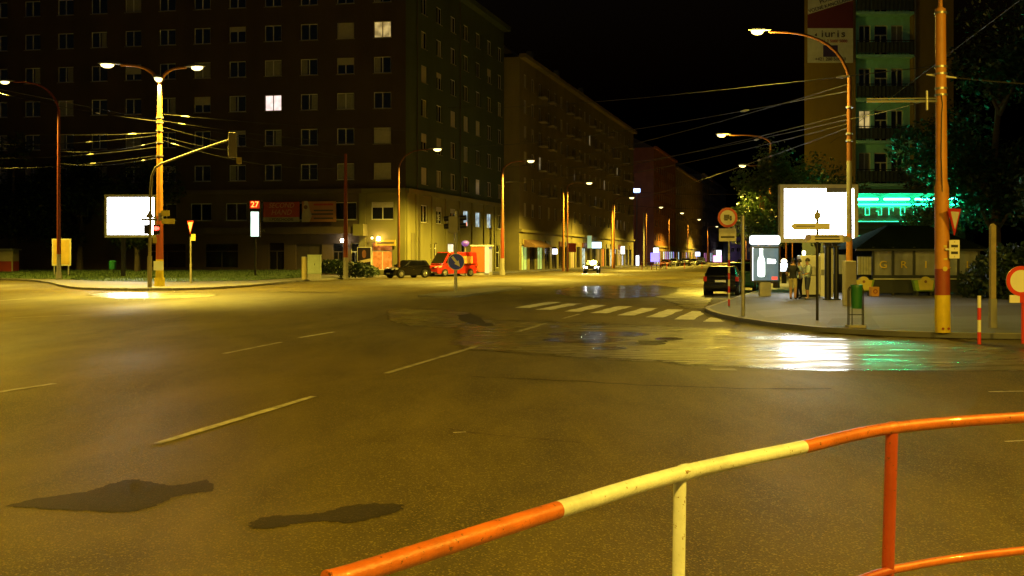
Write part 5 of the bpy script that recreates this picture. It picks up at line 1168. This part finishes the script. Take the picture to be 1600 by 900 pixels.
# red and white kiosk box behind the van
D = 112; t = thing('kiosk', 'red kiosk with a lit white end board behind the van', 'kiosk', (gx(752, D), D, .0), R(-12))
MB().bb(-.95, .5, -.6, .8, .35, 2.9).build('body', pbr('kiosk_red', (.5, .11, .03), .5), t); MB().bb(.52, .95, -.62, .8, .2, 2.95).build('light_panel', glow('kiosk_white', (.75, .8, 1), .16, .5), t); MB().bb(-1.0, 1.15, -.7, .9, 2.96, 3.1).build('roof', M_BNW, t); MB().bb(-.9, 1.0, -.5, .7, 0, .34).build('plinth', M_CONC, t)
D = 107; t = thing('satellite_sign', 'violet dome shaped lamp above the van roof', 'lamp', (gx(727, D), D, Zt(380, D))); 
MB().tube([(0, 0, -.3), (0, 0, -.12), (0, 0, .06), (0, 0, .2), (0, 0, .26)], [.2, .36, .4, .27, .06], 16).build('globe', glow('violet_globe', (.22, .12, .75), .4, .5), t); MB().tube([(0, 0, -.3), (0, 0, -Zt(380, D) )], .05, 6).build('post', M_GREY, t)

# pedestrian guard rails along the avenue
def guard(label, p0, p1, h=1.05, n=14):
    p0, p1 = Vector(p0), Vector(p1); d = p1 - p0; t = thing('guard_rail', label, 'railing', tuple(p0), math.atan2(d.y, d.x)); L = d.length
    for z in (h, .35): MB().bb(0, L, -.03, .03, z - .04, z).build('rail', M_CREAM, t)
    k = max(3, int(L / 1.6))
    for i in range(k + 1): MB().bb(L * i / k - .04, L * i / k + .04, -.035, .035, 0, h - .045).build('picket', M_CREAM if i % 2 else M_RED, t)
guard('pale guard rail at the far side street corner', (gx(1003, 152), 152, 0), (gx(1040, 160), 160, 0)); guard('long pale guard rail in the middle of the far avenue', (gx(1042, 170), 170, 0), (gx(1150, 175), 175, 0), 1.0)

# ------------------------------------------------------------------ grill terrace
D = 50.0; tx = gx(1343, D); t = thing('grill_terrace', 'dark roofed terrace with clear sheets lettered GRILL', 'terrace', (tx, D, .13)); z = lambda y: Zt(y, D) - .13; x = lambda p: gx(p, D) - tx
M_DW = pbr('terrace_wood', (.03, .035, .032), .6, var=.2)
xs = [x(p) for p in (1364, 1395, 1428, 1464, 1497, 1529)]
for q in xs: MB().bb(q - .05, q + .05, -.05, .05, 0, z(386)).build('post', M_DW, t)
m = bpy.data.materials.new('clear_sheet'); m.use_nodes = True; nb = m.node_tree.nodes; pb_ = nb['Principled BSDF']
pb_.inputs['Base Color'].default_value = (.55, .56, .56, 1); pb_.inputs['Roughness'].default_value = .12; pb_.inputs['Alpha'].default_value = .45
nz = nb.new('ShaderNodeTexNoise'); nz.inputs['Scale'].default_value = 1.6; tcn = nb.new('ShaderNodeTexCoord'); mpn = nb.new('ShaderNodeMapping'); mpn.inputs['Scale'].default_value = (.5, 1, 3); bpn = nb.new('ShaderNodeBump'); bpn.inputs['Strength'].default_value = .5; bpn.inputs['Distance'].default_value = .15
m.node_tree.links.new(tcn.outputs['Object'], mpn.inputs[0]); m.node_tree.links.new(mpn.outputs[0], nz.inputs['Vector']); m.node_tree.links.new(nz.outputs['Fac'], bpn.inputs['Height']); m.node_tree.links.new(bpn.outputs[0], pb_.inputs['Normal'])
M_SHEET = m; M_GRILL = pbr('letter_yellow', (.75, .55, .05), .5)
for i in range(5):
    sh = MB(); k = 8; xa, xb = xs[i] + .055, xs[i + 1] - .055
    P_ = [(xa + (xb - xa) * j / k, .02 * math.sin(j * 1.7 + i), zz) for zz in (z(430), z(408), z(388)) for j in range(k + 1)]
    sh.add(P_, [(r * (k + 1) + j, r * (k + 1) + j + 1, (r + 1) * (k + 1) + j + 1, (r + 1) * (k + 1) + j) for r in range(2) for j in range(k)], 0, True); so = sh.build('sheet', M_SHEET, t)
    text('letter', 'GRILL'[i], .46, M_GRILL, so, ((xa + xb) / 2, -.05, z(414)), sx=1.15)
MB().bb(xs[0] - .05, xs[-1] + .05, -.06, .06, z(434), z(431)).build('rail', M_DW, t); MB().bb(xs[0], xs[-1], -.03, .03, .1, z(437)).build('dado', M_DW, t)
MB().bb(xs[0], xs[-1], -.1, -.035, z(437), z(434.8)).build('pale_rail', pbr('rail_pale', (.4, .4, .3), .5), t)
pk = [Vector((x(1335), -.15, z(389))), Vector((x(1545), -.15, z(389))), Vector((x(1545), 4.5, z(389))), Vector((x(1335), 4.5, z(389)))]; tp = [Vector((x(1405), 1.5, z(351))), Vector((x(1470), 1.5, z(351))), Vector((x(1470), 2.0, z(351))), Vector((x(1405), 2.0, z(351)))]
MB().hexa(pk, tp).build('roof', pbr('roof_canvas', (.006, .01, .008), 1.0, spec=0), t); MB().bb(x(1335), x(1545), -.2, -.16, z(392), z(389)).build('valance', M_DW, t)
MB().bb(x(1338), x(1545), 4.4, 4.5, 0, z(389)).build('back_wall', M_DW, t)
for px in (1372, 1455, 1520): MB().bb(x(px), x(px) + 1.0, 2.0, 2.9, .68, .74).bb(x(px) + .46, x(px) + .54, 2.4, 2.5, 0, .68).build('table', M_DW, t)
MB().bb(x(1337), x(1358), -.3, -.2, z(429), z(401)).build('side_board', pbr('board_grey_wood', (.32, .31, .2), .7, var=.25, scale=5), t)
for i in range(1, 5): MB().bb(x(1337) + i * .125, x(1337) + i * .125 + .012, -.304, -.301, z(429), z(401)).build('board_gap', M_DW, t)
# tub-shaped planters with an arched crest
for i, (px, lab) in enumerate(((1347, 'yellow-green tub planter nearest the bin'), (1443, 'yellow-green tub planter under the letter I'), (1550, 'yellow-green tub planter behind the wooden post'))):
    Dp = 49.2; p = thing('tub_planter', lab, 'planter', (gx(px, Dp), Dp, Zt(455, Dp)), 0, 'tub planters of the terrace'); hh = Zt(436, Dp) - Zt(455, Dp)
    MB().hexa([(-.38, -.18, 0), (.38, -.18, 0), (.38, .18, 0), (-.38, .18, 0)], [(-.5, -.22, hh * .92), (.5, -.22, hh * .92), (.5, .22, hh * .92), (-.5, .22, hh * .92)]).build('tub', pbr('tub_green', (.24, .40, .05), .5, var=.15), p, bevel=.02)
    MB().prism([(-.26, .06), (.3, .06), (.38, hh * .9)] + [(.22 * math.cos(q) + .0, hh * .92 + .16 * math.sin(q)) for q in [math.pi * j / 10 for j in range(11)]] + [(-.34, hh * .9)], -.255, -.225).build('crest', pbr('tub_yellow', (.62, .52, .10), .5), p)
    MB().disc((0, -.262, hh * .8), .065, .012, 16).build('emblem', pbr('emblem_brown', (.25, .13, .06), .6), p)
    lg = MB()
    for s in (-.3, .3): lg.bb(s - .04, s + .04, -.1, .1, -(Zt(455, Dp) - .13), 0)
    lg.build('stand', M_DW, p)
Dp = 48.6; p = thing('wooden_box', 'small orange box with a ring symbol below the terrace', 'box', (gx(1366, Dp), Dp, .13)); MB().bb(-.18, .18, -.15, .15, 0, .42).build('body', pbr('box_orange', (.55, .27, .06), .6), p, bevel=.015); MB().disc((0, -.156, .22), .1, .01, 16, ri=.06).build('printed_ring', M_POLER, p)
# black advertising post pair and white cabinet by the people
D = 48; t = thing('vending_cabinet', 'white cabinet standing behind the two men', 'cabinet', (gx(1266, D), D, .13)); z = lambda y: Zt(y, D) - .13
MB().bb(-.5, .34, -.3, .3, .1, z(399)).build('body', pbr('cabinet_white', (.78, .77, .72), .5, stains=.15), t, bevel=.03); MB().bb(-.42, .28, -.32, -.305, .25, z(401)).build('door', pbr('cabinet_cream', (.66, .65, .57), .5), t)
MB().bb(.37, .55, -.3, .2, 0.02, z(396)).build('end_post', M_WHITE, t); MB().bb(-.45, .3, -.25, .25, 0, .1).build('plinth', M_BLACK, t); MB().bb(.24, .27, -.345, -.321, .75, 1.0).build('handle', M_STEEL, t)
MB().bb(.39, .53, -.31, -.301, .95, 1.2).build('sticker', M_GREY, t)
MB().tube([(-.28, 0, z(399)), (-.28, 0, z(397)), (-.28, 0, z(393)), (-.28, 0, z(391.5))], [.05, .08, .08, .04], 10).build('globe', glow('cab_globe', (1, .95, .6), 5), t)
D = 44.5; t = thing('advert_stand', 'tall black twin-column advert stand beside the white cabinet', 'stand', (gx(1299, D), D, .13)); z = lambda y: Zt(y, D) - .13
for s in (-.15, .2): MB().tube([(s, 0, 0), (s, 0, z(386))], .13 if s < 0 else .1, 14).build('column', M_BLACK, t)
MB().bb(-.02, .06, -.05, .05, .1, z(388)).build('web', M_STEEL, t); MB().bb(-.3, .34, -.16, .16, 0, .06).build('base', M_BLACK, t); MB().bb(-.3, .34, -.14, .14, z(386), z(384)).build('cap', M_BLACK, t)
D = 52; t = thing('notice_board', 'grey-green notice board left of the lettered terrace', 'board', (gx(1311, D), D, .13)); z = lambda y: Zt(y, D) - .13
MB().bb(-.45, .4, -.05, .05, z(428), z(398)).build('panel', pbr('notice_grey', (.34, .35, .27), .6, var=.2, scale=2), t)
for s in (-.4, .35): MB().bb(s - .04, s + .04, .0, .08, 0, z(428)).build('leg', M_BLACK, t)
# stacked lit menu stand behind the people
D = 72; t = thing('menu_stand', 'small lit menu stand further along the pavement', 'light box', (gx(1225, D), D, .13)); z = lambda y: Zt(y, D) - .13
MB().bb(-.16, .16, -.05, .05, 0, z(426)).build('foot', M_BLACK, t)
for i, (a, b) in enumerate(((424, 419.5), (418.5, 416), (415, 411.5))): MB().bb(-.22, .22, -.08, .08, z(a), z(b)).build('light_row', glow('menu_light', (.8, .9, 1), 2.2), t)
MB().tube([(0, 0, z(411)), (0, 0, z(408)), (0, 0, z(404.5))], [.14, .22, .1], 12).build('globe', glow('menu_globe', (1, .95, .7), 4), t)

# ------------------------------------------------------------------ people
def person(label, loc, rz, H_, joints, cols, hair, bag=None):
    """one continuous skinned body; cols: list of (test(x,y,z), material) by height on the figure"""
    t = thing('person', label, 'person', loc, rz)
    J = dict(joints); names = list(J); E = []; k = H_ / 1.75
    co = [Vector(J[n][0]) * k for n in names]; rad = [J[n][1] * k * (1.14 if J[n][1] > .04 and n not in ('head', 'chin', 'neck') else 1) for n in names]; par = [J[n][2] for n in names]
    for i, p in enumerate(par):
        if p: E.append((names.index(p), i))
    me = bpy.data.meshes.new('body'); me.from_pydata(co, E, [])
    o = bpy.data.objects.new('body', me); COL.objects.link(o)
    md = o.modifiers.new('skin', 'SKIN'); md.use_smooth_shade = True
    for i, r in enumerate(rad): sv = me.skin_vertices[0].data[i]; sv.radius = (r, r); sv.use_root = (i == 0)
    s = o.modifiers.new('sub', 'SUBSURF'); s.levels = 2; s.render_levels = 2
    bpy.context.view_layer.update()
    m2 = bpy.data.meshes.new_from_object(o.evaluated_get(bpy.context.evaluated_depsgraph_get())); bpy.data.objects.remove(o)
    ml = []
    for f, m in cols: 
        if m not in ml: ml.append(m)
    m2.materials.clear()
    for m in ml: m2.materials.append(m)
    for p in m2.polygons:
        c = p.center / k; p.use_smooth = True
        for f, m in cols:
            if f(c.x, c.y, c.z): p.material_index = ml.index(m); break
    put('body', m2, t)
    # hair cap
    hp = Vector(J['head'][0]) * k; hb = MB(); n = 14
    for ring in range(5):
        q = ring / 4 * R(105); rr = .102 * math.sin(q) if ring else .004; hz = .118 * math.cos(q)
        hb.v += [tuple(hp + Vector((math.cos(2 * math.pi * j / n) * rr - .012, math.sin(2 * math.pi * j / n) * rr * .9, hz + .03)) ) for j in range(n)]
    for r in range(4):
        for j in range(n): hb.f.append([r * n + j, r * n + (j + 1) % n, (r + 1) * n + (j + 1) % n, (r + 1) * n + j]); hb.m.append(0); hb.sm.append(True)
    hb.build('hair', hair, t)
    return t
def figure(la, ra, stance=.1, twist=0):
    """joint table, facing +x: name -> (pos, radius, parent); la/ra = elbow and hand positions"""
    J = [('pelvis', ((0, 0, .95), .135, None)), ('waist', ((.01, 0, 1.08), .125, 'pelvis')), ('chest', ((0, 0, 1.28), .15, 'waist')), ('collar', ((-.01, 0, 1.43), .085, 'chest')), ('neck', ((.0, 0, 1.52), .052, 'collar')), ('chin', ((.025, 0, 1.58), .066, 'neck')), ('head', ((.015, 0, 1.66), .088, 'chin')), ('nose', ((.105, 0, 1.63), .014, 'head'))]
    for s, (el, ha), sd in ((1, la, 'l'), (-1, ra, 'r')):
        J += [('sh' + sd, ((-.01, s * .17, 1.41), .068, 'collar')), ('el' + sd, (el, .045, 'sh' + sd)), ('wr' + sd, (tuple(Vector(el).lerp(Vector(ha), .88)), .03, 'el' + sd)), ('pa' + sd, (ha, .032, 'wr' + sd))]
        d = (Vector(ha) - Vector(el)).normalized(); sidev = Vector((0, 1, 0)) if abs(d.y) < .7 else Vector((1, 0, 0))
        for q in range(4): b = Vector(ha) + d * .035 + sidev * (q - 1.5) * .019; J += [('f%d%s' % (q, sd), (tuple(b), .010, 'pa' + sd)), ('g%d%s' % (q, sd), (tuple(b + d * (.05 + .012 * (q in (1, 2))) + Vector((.012, 0, -.004))), .008, 'f%d%s' % (q, sd)))]
        J += [('th' + sd, (tuple(Vector(ha) - d * .01 + sidev * .05 + Vector((.015, 0, 0))), .010, 'pa' + sd))]
        st_ = s * stance
        J += [('hip' + sd, ((0, s * .095, .9), .1, 'pelvis')), ('kn' + sd, ((.03 + st_ * .3, s * .11, .5), .066, 'hip' + sd)), ('an' + sd, ((-.01 + st_ * .5, s * .115, .09), .042, 'kn' + sd)), ('toe' + sd, ((.14 + st_ * .5, s * .13, .035), .036, 'an' + sd))]
    return J
SK = pbr('skin', (.42, .24, .16), .55, var=.08); HAIR = pbr('hair_dark', (.02, .014, .01), .6); NAVY = pbr('cloth_navy', (.012, .014, .03), .85); KHAKI = pbr('cloth_khaki', (.38, .32, .2), .85); SKYB = pbr('cloth_light_blue', (.42, .52, .62), .85); JEANS = pbr('cloth_jeans', (.03, .04, .09), .85); SHOE = pbr('shoes', (.03, .025, .02), .6); GREYB = pbr('cloth_grey', (.3, .3, .32), .85)
arm = lambda x, y, z: abs(y) > .215 or x > .16
D = 44.8
person('person in dark top and khaki shorts with back turned', (gx(1239, D), D, .13), R(60), 1.66, figure(((.02, .30, 1.14), (.18, .25, .98)), ((-.02, -.29, 1.14), (.12, -.27, .95)), .12),
       [(lambda x, y, z: z < .075, SHOE), (lambda x, y, z: z < .52, SK), (lambda x, y, z: z < .93 and not (abs(y) > .2 and z > .85), KHAKI), (lambda x, y, z: abs(y) > .22 and z < 1.2, SK), (lambda x, y, z: x > .17 and z < 1.2, SK), (lambda x, y, z: z < 1.49, NAVY), (lambda x, y, z: True, SK)], HAIR)
D = 45.3
person('person in pale blue shirt half hidden behind the dark top', (gx(1249, D), D, .13), R(140), 1.62, figure(((.05, .27, 1.14), (.2, .2, 1.05)), ((.0, -.28, 1.13), (.14, -.26, .97)), .08),
       [(lambda x, y, z: z < .075, SHOE), (lambda x, y, z: z < .95 and not (abs(y) > .2 and z > .85), NAVY), (lambda x, y, z: abs(y) > .22 and z < 1.17, SK), (lambda x, y, z: x > .17 and z < 1.17, SK), (lambda x, y, z: z < 1.49, SKYB), (lambda x, y, z: True, SK)], HAIR)
D = 44.6
p3 = person('person in light blue shirt and dark shorts carrying a backpack', (gx(1262, D), D, .13), R(185), 1.66, figure(((.06, .27, 1.15), (.24, .18, 1.1)), ((.06, -.27, 1.14), (.25, -.16, 1.22)), .08),
       [(lambda x, y, z: z < .075, SHOE), (lambda x, y, z: z < .45, SK), (lambda x, y, z: z < .98 and not (abs(y) > .2 and z > .88), JEANS), (lambda x, y, z: abs(y) > .22 and z < 1.17, SK), (lambda x, y, z: x > .17 and z < 1.25, SK), (lambda x, y, z: z < 1.49, SKYB), (lambda x, y, z: True, SK)], HAIR)
bg = thing('backpack', 'grey backpack on the person in the light blue shirt', 'bag', (gx(1262, D), D, .13), R(185))
MB().hexa([(-.34, -.15, .98), (-.14, -.15, .98), (-.14, .15, .98), (-.34, .15, .98)], [(-.30, -.12, 1.38), (-.15, -.12, 1.38), (-.15, .12, 1.38), (-.30, .12, 1.38)]).build('sack', GREYB, bg, bevel=.05)
MB().bb(-.37, -.335, -.1, .1, 1.02, 1.2).build('pocket', GREYB, bg, bevel=.02)
for s in (-1, 1): MB().tube([(-.16, s * .1, 1.36), (-.02, s * .12, 1.475), (.13, s * .12, 1.38), (.145, s * .12, 1.15), (-.14, s * .13, 1.02)], .016, 6).build('strap', GREYB, bg)

# ------------------------------------------------------------------ trees and shrubs
def leafmat(name, col):
    m = bpy.data.materials.new(name); m.use_nodes = True; n = m.node_tree.nodes; l = m.node_tree.links; b = n['Principled BSDF']; b.inputs['Roughness'].default_value = .5
    g = n.new('ShaderNodeNewGeometry'); mx = n.new('ShaderNodeMix'); mx.data_type = 'RGBA'; mx.inputs[6].default_value = (*[c * .6 for c in col], 1); mx.inputs[7].default_value = (*[c * 1.5 for c in col], 1)
    l.new(g.outputs['Random Per Island'], mx.inputs[0]); l.new(mx.outputs[2], b.inputs['Base Color'])
    tr = n.new('ShaderNodeBsdfTranslucent'); l.new(mx.outputs[2], tr.inputs[0]); ms = n.new('ShaderNodeMixShader'); ms.inputs[0].default_value = .3
    l.new(b.outputs[0], ms.inputs[1]); l.new(tr.outputs[0], ms.inputs[2]); l.new(ms.outputs[0], n['Material Output'].inputs[0]); return m
M_LEAF = leafmat('leaf_green', (.06, .10, .03)); M_LEAF2 = leafmat('leaf_dark', (.022, .04, .014)); M_BARK = pbr('bark', (.09, .07, .05), .9, var=.3, scale=8, bump=.5)
def tree(label, base, h, rad, trunk, n, seed, leaf=.2, m=None, name='street_tree', low=.35, group='trees'):
    r = random.Random(seed); t = thing(name, label, 'tree', base, 0, group)
    tk = MB(); bend = [(r.uniform(-.25, .25), r.uniform(-.25, .25)) for _ in range(5)]
    ax = [Vector((bend[i][0] * i * .3, bend[i][1] * i * .3, h * .72 * i / 4)) for i in range(5)]
    tk.tube(ax, [trunk * (1 - .19 * i) for i in range(5)], 9)
    cl = []
    for i in range(13):
        a = r.uniform(0, 6.28); q = r.uniform(low, .95); s = ax[min(4, int(q * 5))].copy(); s.z = h * .72 * q * .95
        prof = math.sin(math.pi * min(1, max(.12, (q - low * .6) / (1.08 - low * .6)))) ** .6
        e = s + Vector((math.cos(a) * rad * r.uniform(.5, .95) * prof, math.sin(a) * rad * r.uniform(.5, .95) * prof, h * r.uniform(.06, .24)))
        mid = s.lerp(e, .5) + Vector((0, 0, .3)); tk.tube([s, mid, e], [trunk * .38, trunk * .22, trunk * .08], 6)
        cl += [(e, rad * r.uniform(.28, .48)), (mid, rad * r.uniform(.22, .4))]
    cl.append((Vector((ax[4].x, ax[4].y, h * .85)), rad * .45))
    tk.build('trunk', M_BARK, t)
    lv = MB()
    for i in range(n):
        c, cr = cl[r.randrange(len(cl))]; d = Vector((r.gauss(0, 1), r.gauss(0, 1), r.gauss(0, .8))).normalized(); p = c + d * cr * r.uniform(.35, 1.08) ** .7
        if p.z > h: p.z = h - r.random() * .6
        u = Vector((r.gauss(0, 1), r.gauss(0, 1), r.gauss(0, .6))).normalized(); w = u.cross(Vector((r.gauss(0, 1), r.gauss(0, 1), r.gauss(0, 1)))).normalized(); s = leaf * r.uniform(.6, 1.3)
        lv.add([p - u * s * .6, p + w * s * .3, p + u * s * .6, p - w * s * .3], [(0, 1, 2, 3)])
    lv.build('crown', m or M_LEAF, t); return t
tree('street tree above the advertising column catching lamp light', (gx(1213, 62), 62, .13), 8.6, 2.6, .2, 8000, 1, .2)
tree('dark green tree over the right billboard', (gx(1278, 66), 66, .13), 8.2, 2.9, .2, 8000, 2, .2)
tree('bushy tree in front of the green neon', (gx(1446, 58), 58, .13), 5.2, 1.5, .14, 3500, 3, .17)
tree('tall dark tree right of the thick orange pole', (gx(1555, 58), 58, .13), 17, 4.6, .35, 15000, 4, .26, M_LEAF2, low=.2)
tree('tall dark tree at the right edge beyond the lawn', (gx(1640, 52), 52, .13), 16, 4.4, .35, 12000, 5, .26, M_LEAF2, low=.2)
tree('dark tree between the tower and the thick orange pole', (gx(1500, 68), 68, .13), 12, 3.4, .3, 10000, 6, .24, M_LEAF2, low=.25)
tree('slim tree further along the right pavement', (gx(1196, 92), 92, .13), 9, 2.6, .2, 5000, 7, .24)
tree('distant tree on the right of the avenue', (gx(1212, 130), 130, .13), 10, 3.4, .22, 5000, 8, .3)
tree('dark tree filling the far left corner', (gx(20, 107), 107, .4), 14, 4.5, .4, 9000, 9, .34, M_LEAF2, low=.25)
tree('dark tree behind the left billboard', (gx(125, 106), 106, .4), 12, 4, .35, 10000, 10, .34, M_LEAF2, low=.25)
tree('dark tree between billboard and three-headed lamp', (gx(215, 101), 101, .4), 11, 3.6, .3, 8000, 12, .3, M_LEAF2, low=.25)
def shrub(label, base, rx, h, n, seed, m=M_LEAF2):
    r = random.Random(seed); t = thing('shrub', label, 'shrub', base, 0, 'shrubs'); lv = MB(); stm = MB()
    for i in range(7): a = r.uniform(0, 6.3); stm.tube([(0, 0, 0), (math.cos(a) * rx * .5, math.sin(a) * rx * .4, h * .7)], [.03, .012], 5)
    for i in range(n):
        a = r.uniform(0, 6.3); q = r.random() ** .5; z = r.random(); k = math.sqrt(max(.05, 1 - (z - .35) ** 2 * 2)); p = Vector((math.cos(a) * rx * q * k, math.sin(a) * rx * .8 * q * k, .05 + z * h * r.uniform(.8, 1.05)))
        u = Vector((r.gauss(0, 1), r.gauss(0, 1), r.gauss(0, 1))).normalized(); w = u.cross(Vector((r.gauss(0, 1), r.gauss(0, 1), r.gauss(0, 1)))).normalized(); s = r.uniform(.08, .16)
        lv.add([p - u * s, p + w * s * .5, p + u * s, p - w * s * .5], [(0, 1, 2, 3)])
    stm.build('stem', M_BARK, t); lv.build('foliage', m, t)
shrub('low shrub behind the red wire pole', (gx(556, 92), 92, .13), 1.6, 1.3, 1500, 1); shrub('low shrub beside the utility cabinet', (gx(520, 95), 95, .4), 1.5, 1.2, 1300, 2); shrub('flowering shrub under the portrait poster', (gx(575, 98), 98, .13), 1.1, .9, 900, 3, M_LEAF)
shrub('dark shrub beside the no vehicles sign', (gx(1592, 46), 46, .13), 2.2, 2.2, 2500, 4); shrub('dark shrub beyond the wooden post', (gx(1562, 47), 47, .13), 1.8, 1.6, 2000, 5)
# parked small van silhouette and stall in the dark forecourt on the left
D = 104; t = thing('market_stall', 'small shuttered stall at the far left edge', 'stall', (gx(14, D), D, .5)); z = lambda y: Zt(y, D) - .5
MB().bb(-1.0, .6, -.8, .8, 0, .95).build('counter', pbr('stall_red', (.35, .05, .03), .6), t); MB().bb(-1.0, .6, -.8, .8, .96, 2.0).build('shutter', pbr('stall_cream', (.45, .4, .22), .6), t); MB().bb(-1.2, .8, -1.0, 1.0, 2.01, 2.15).build('roof', M_GREY, t); MB().bb(.62, .72, -.82, -.7, 0, 2.0).build('post', pbr('stall_cream', (.45, .4, .22), .6), t)
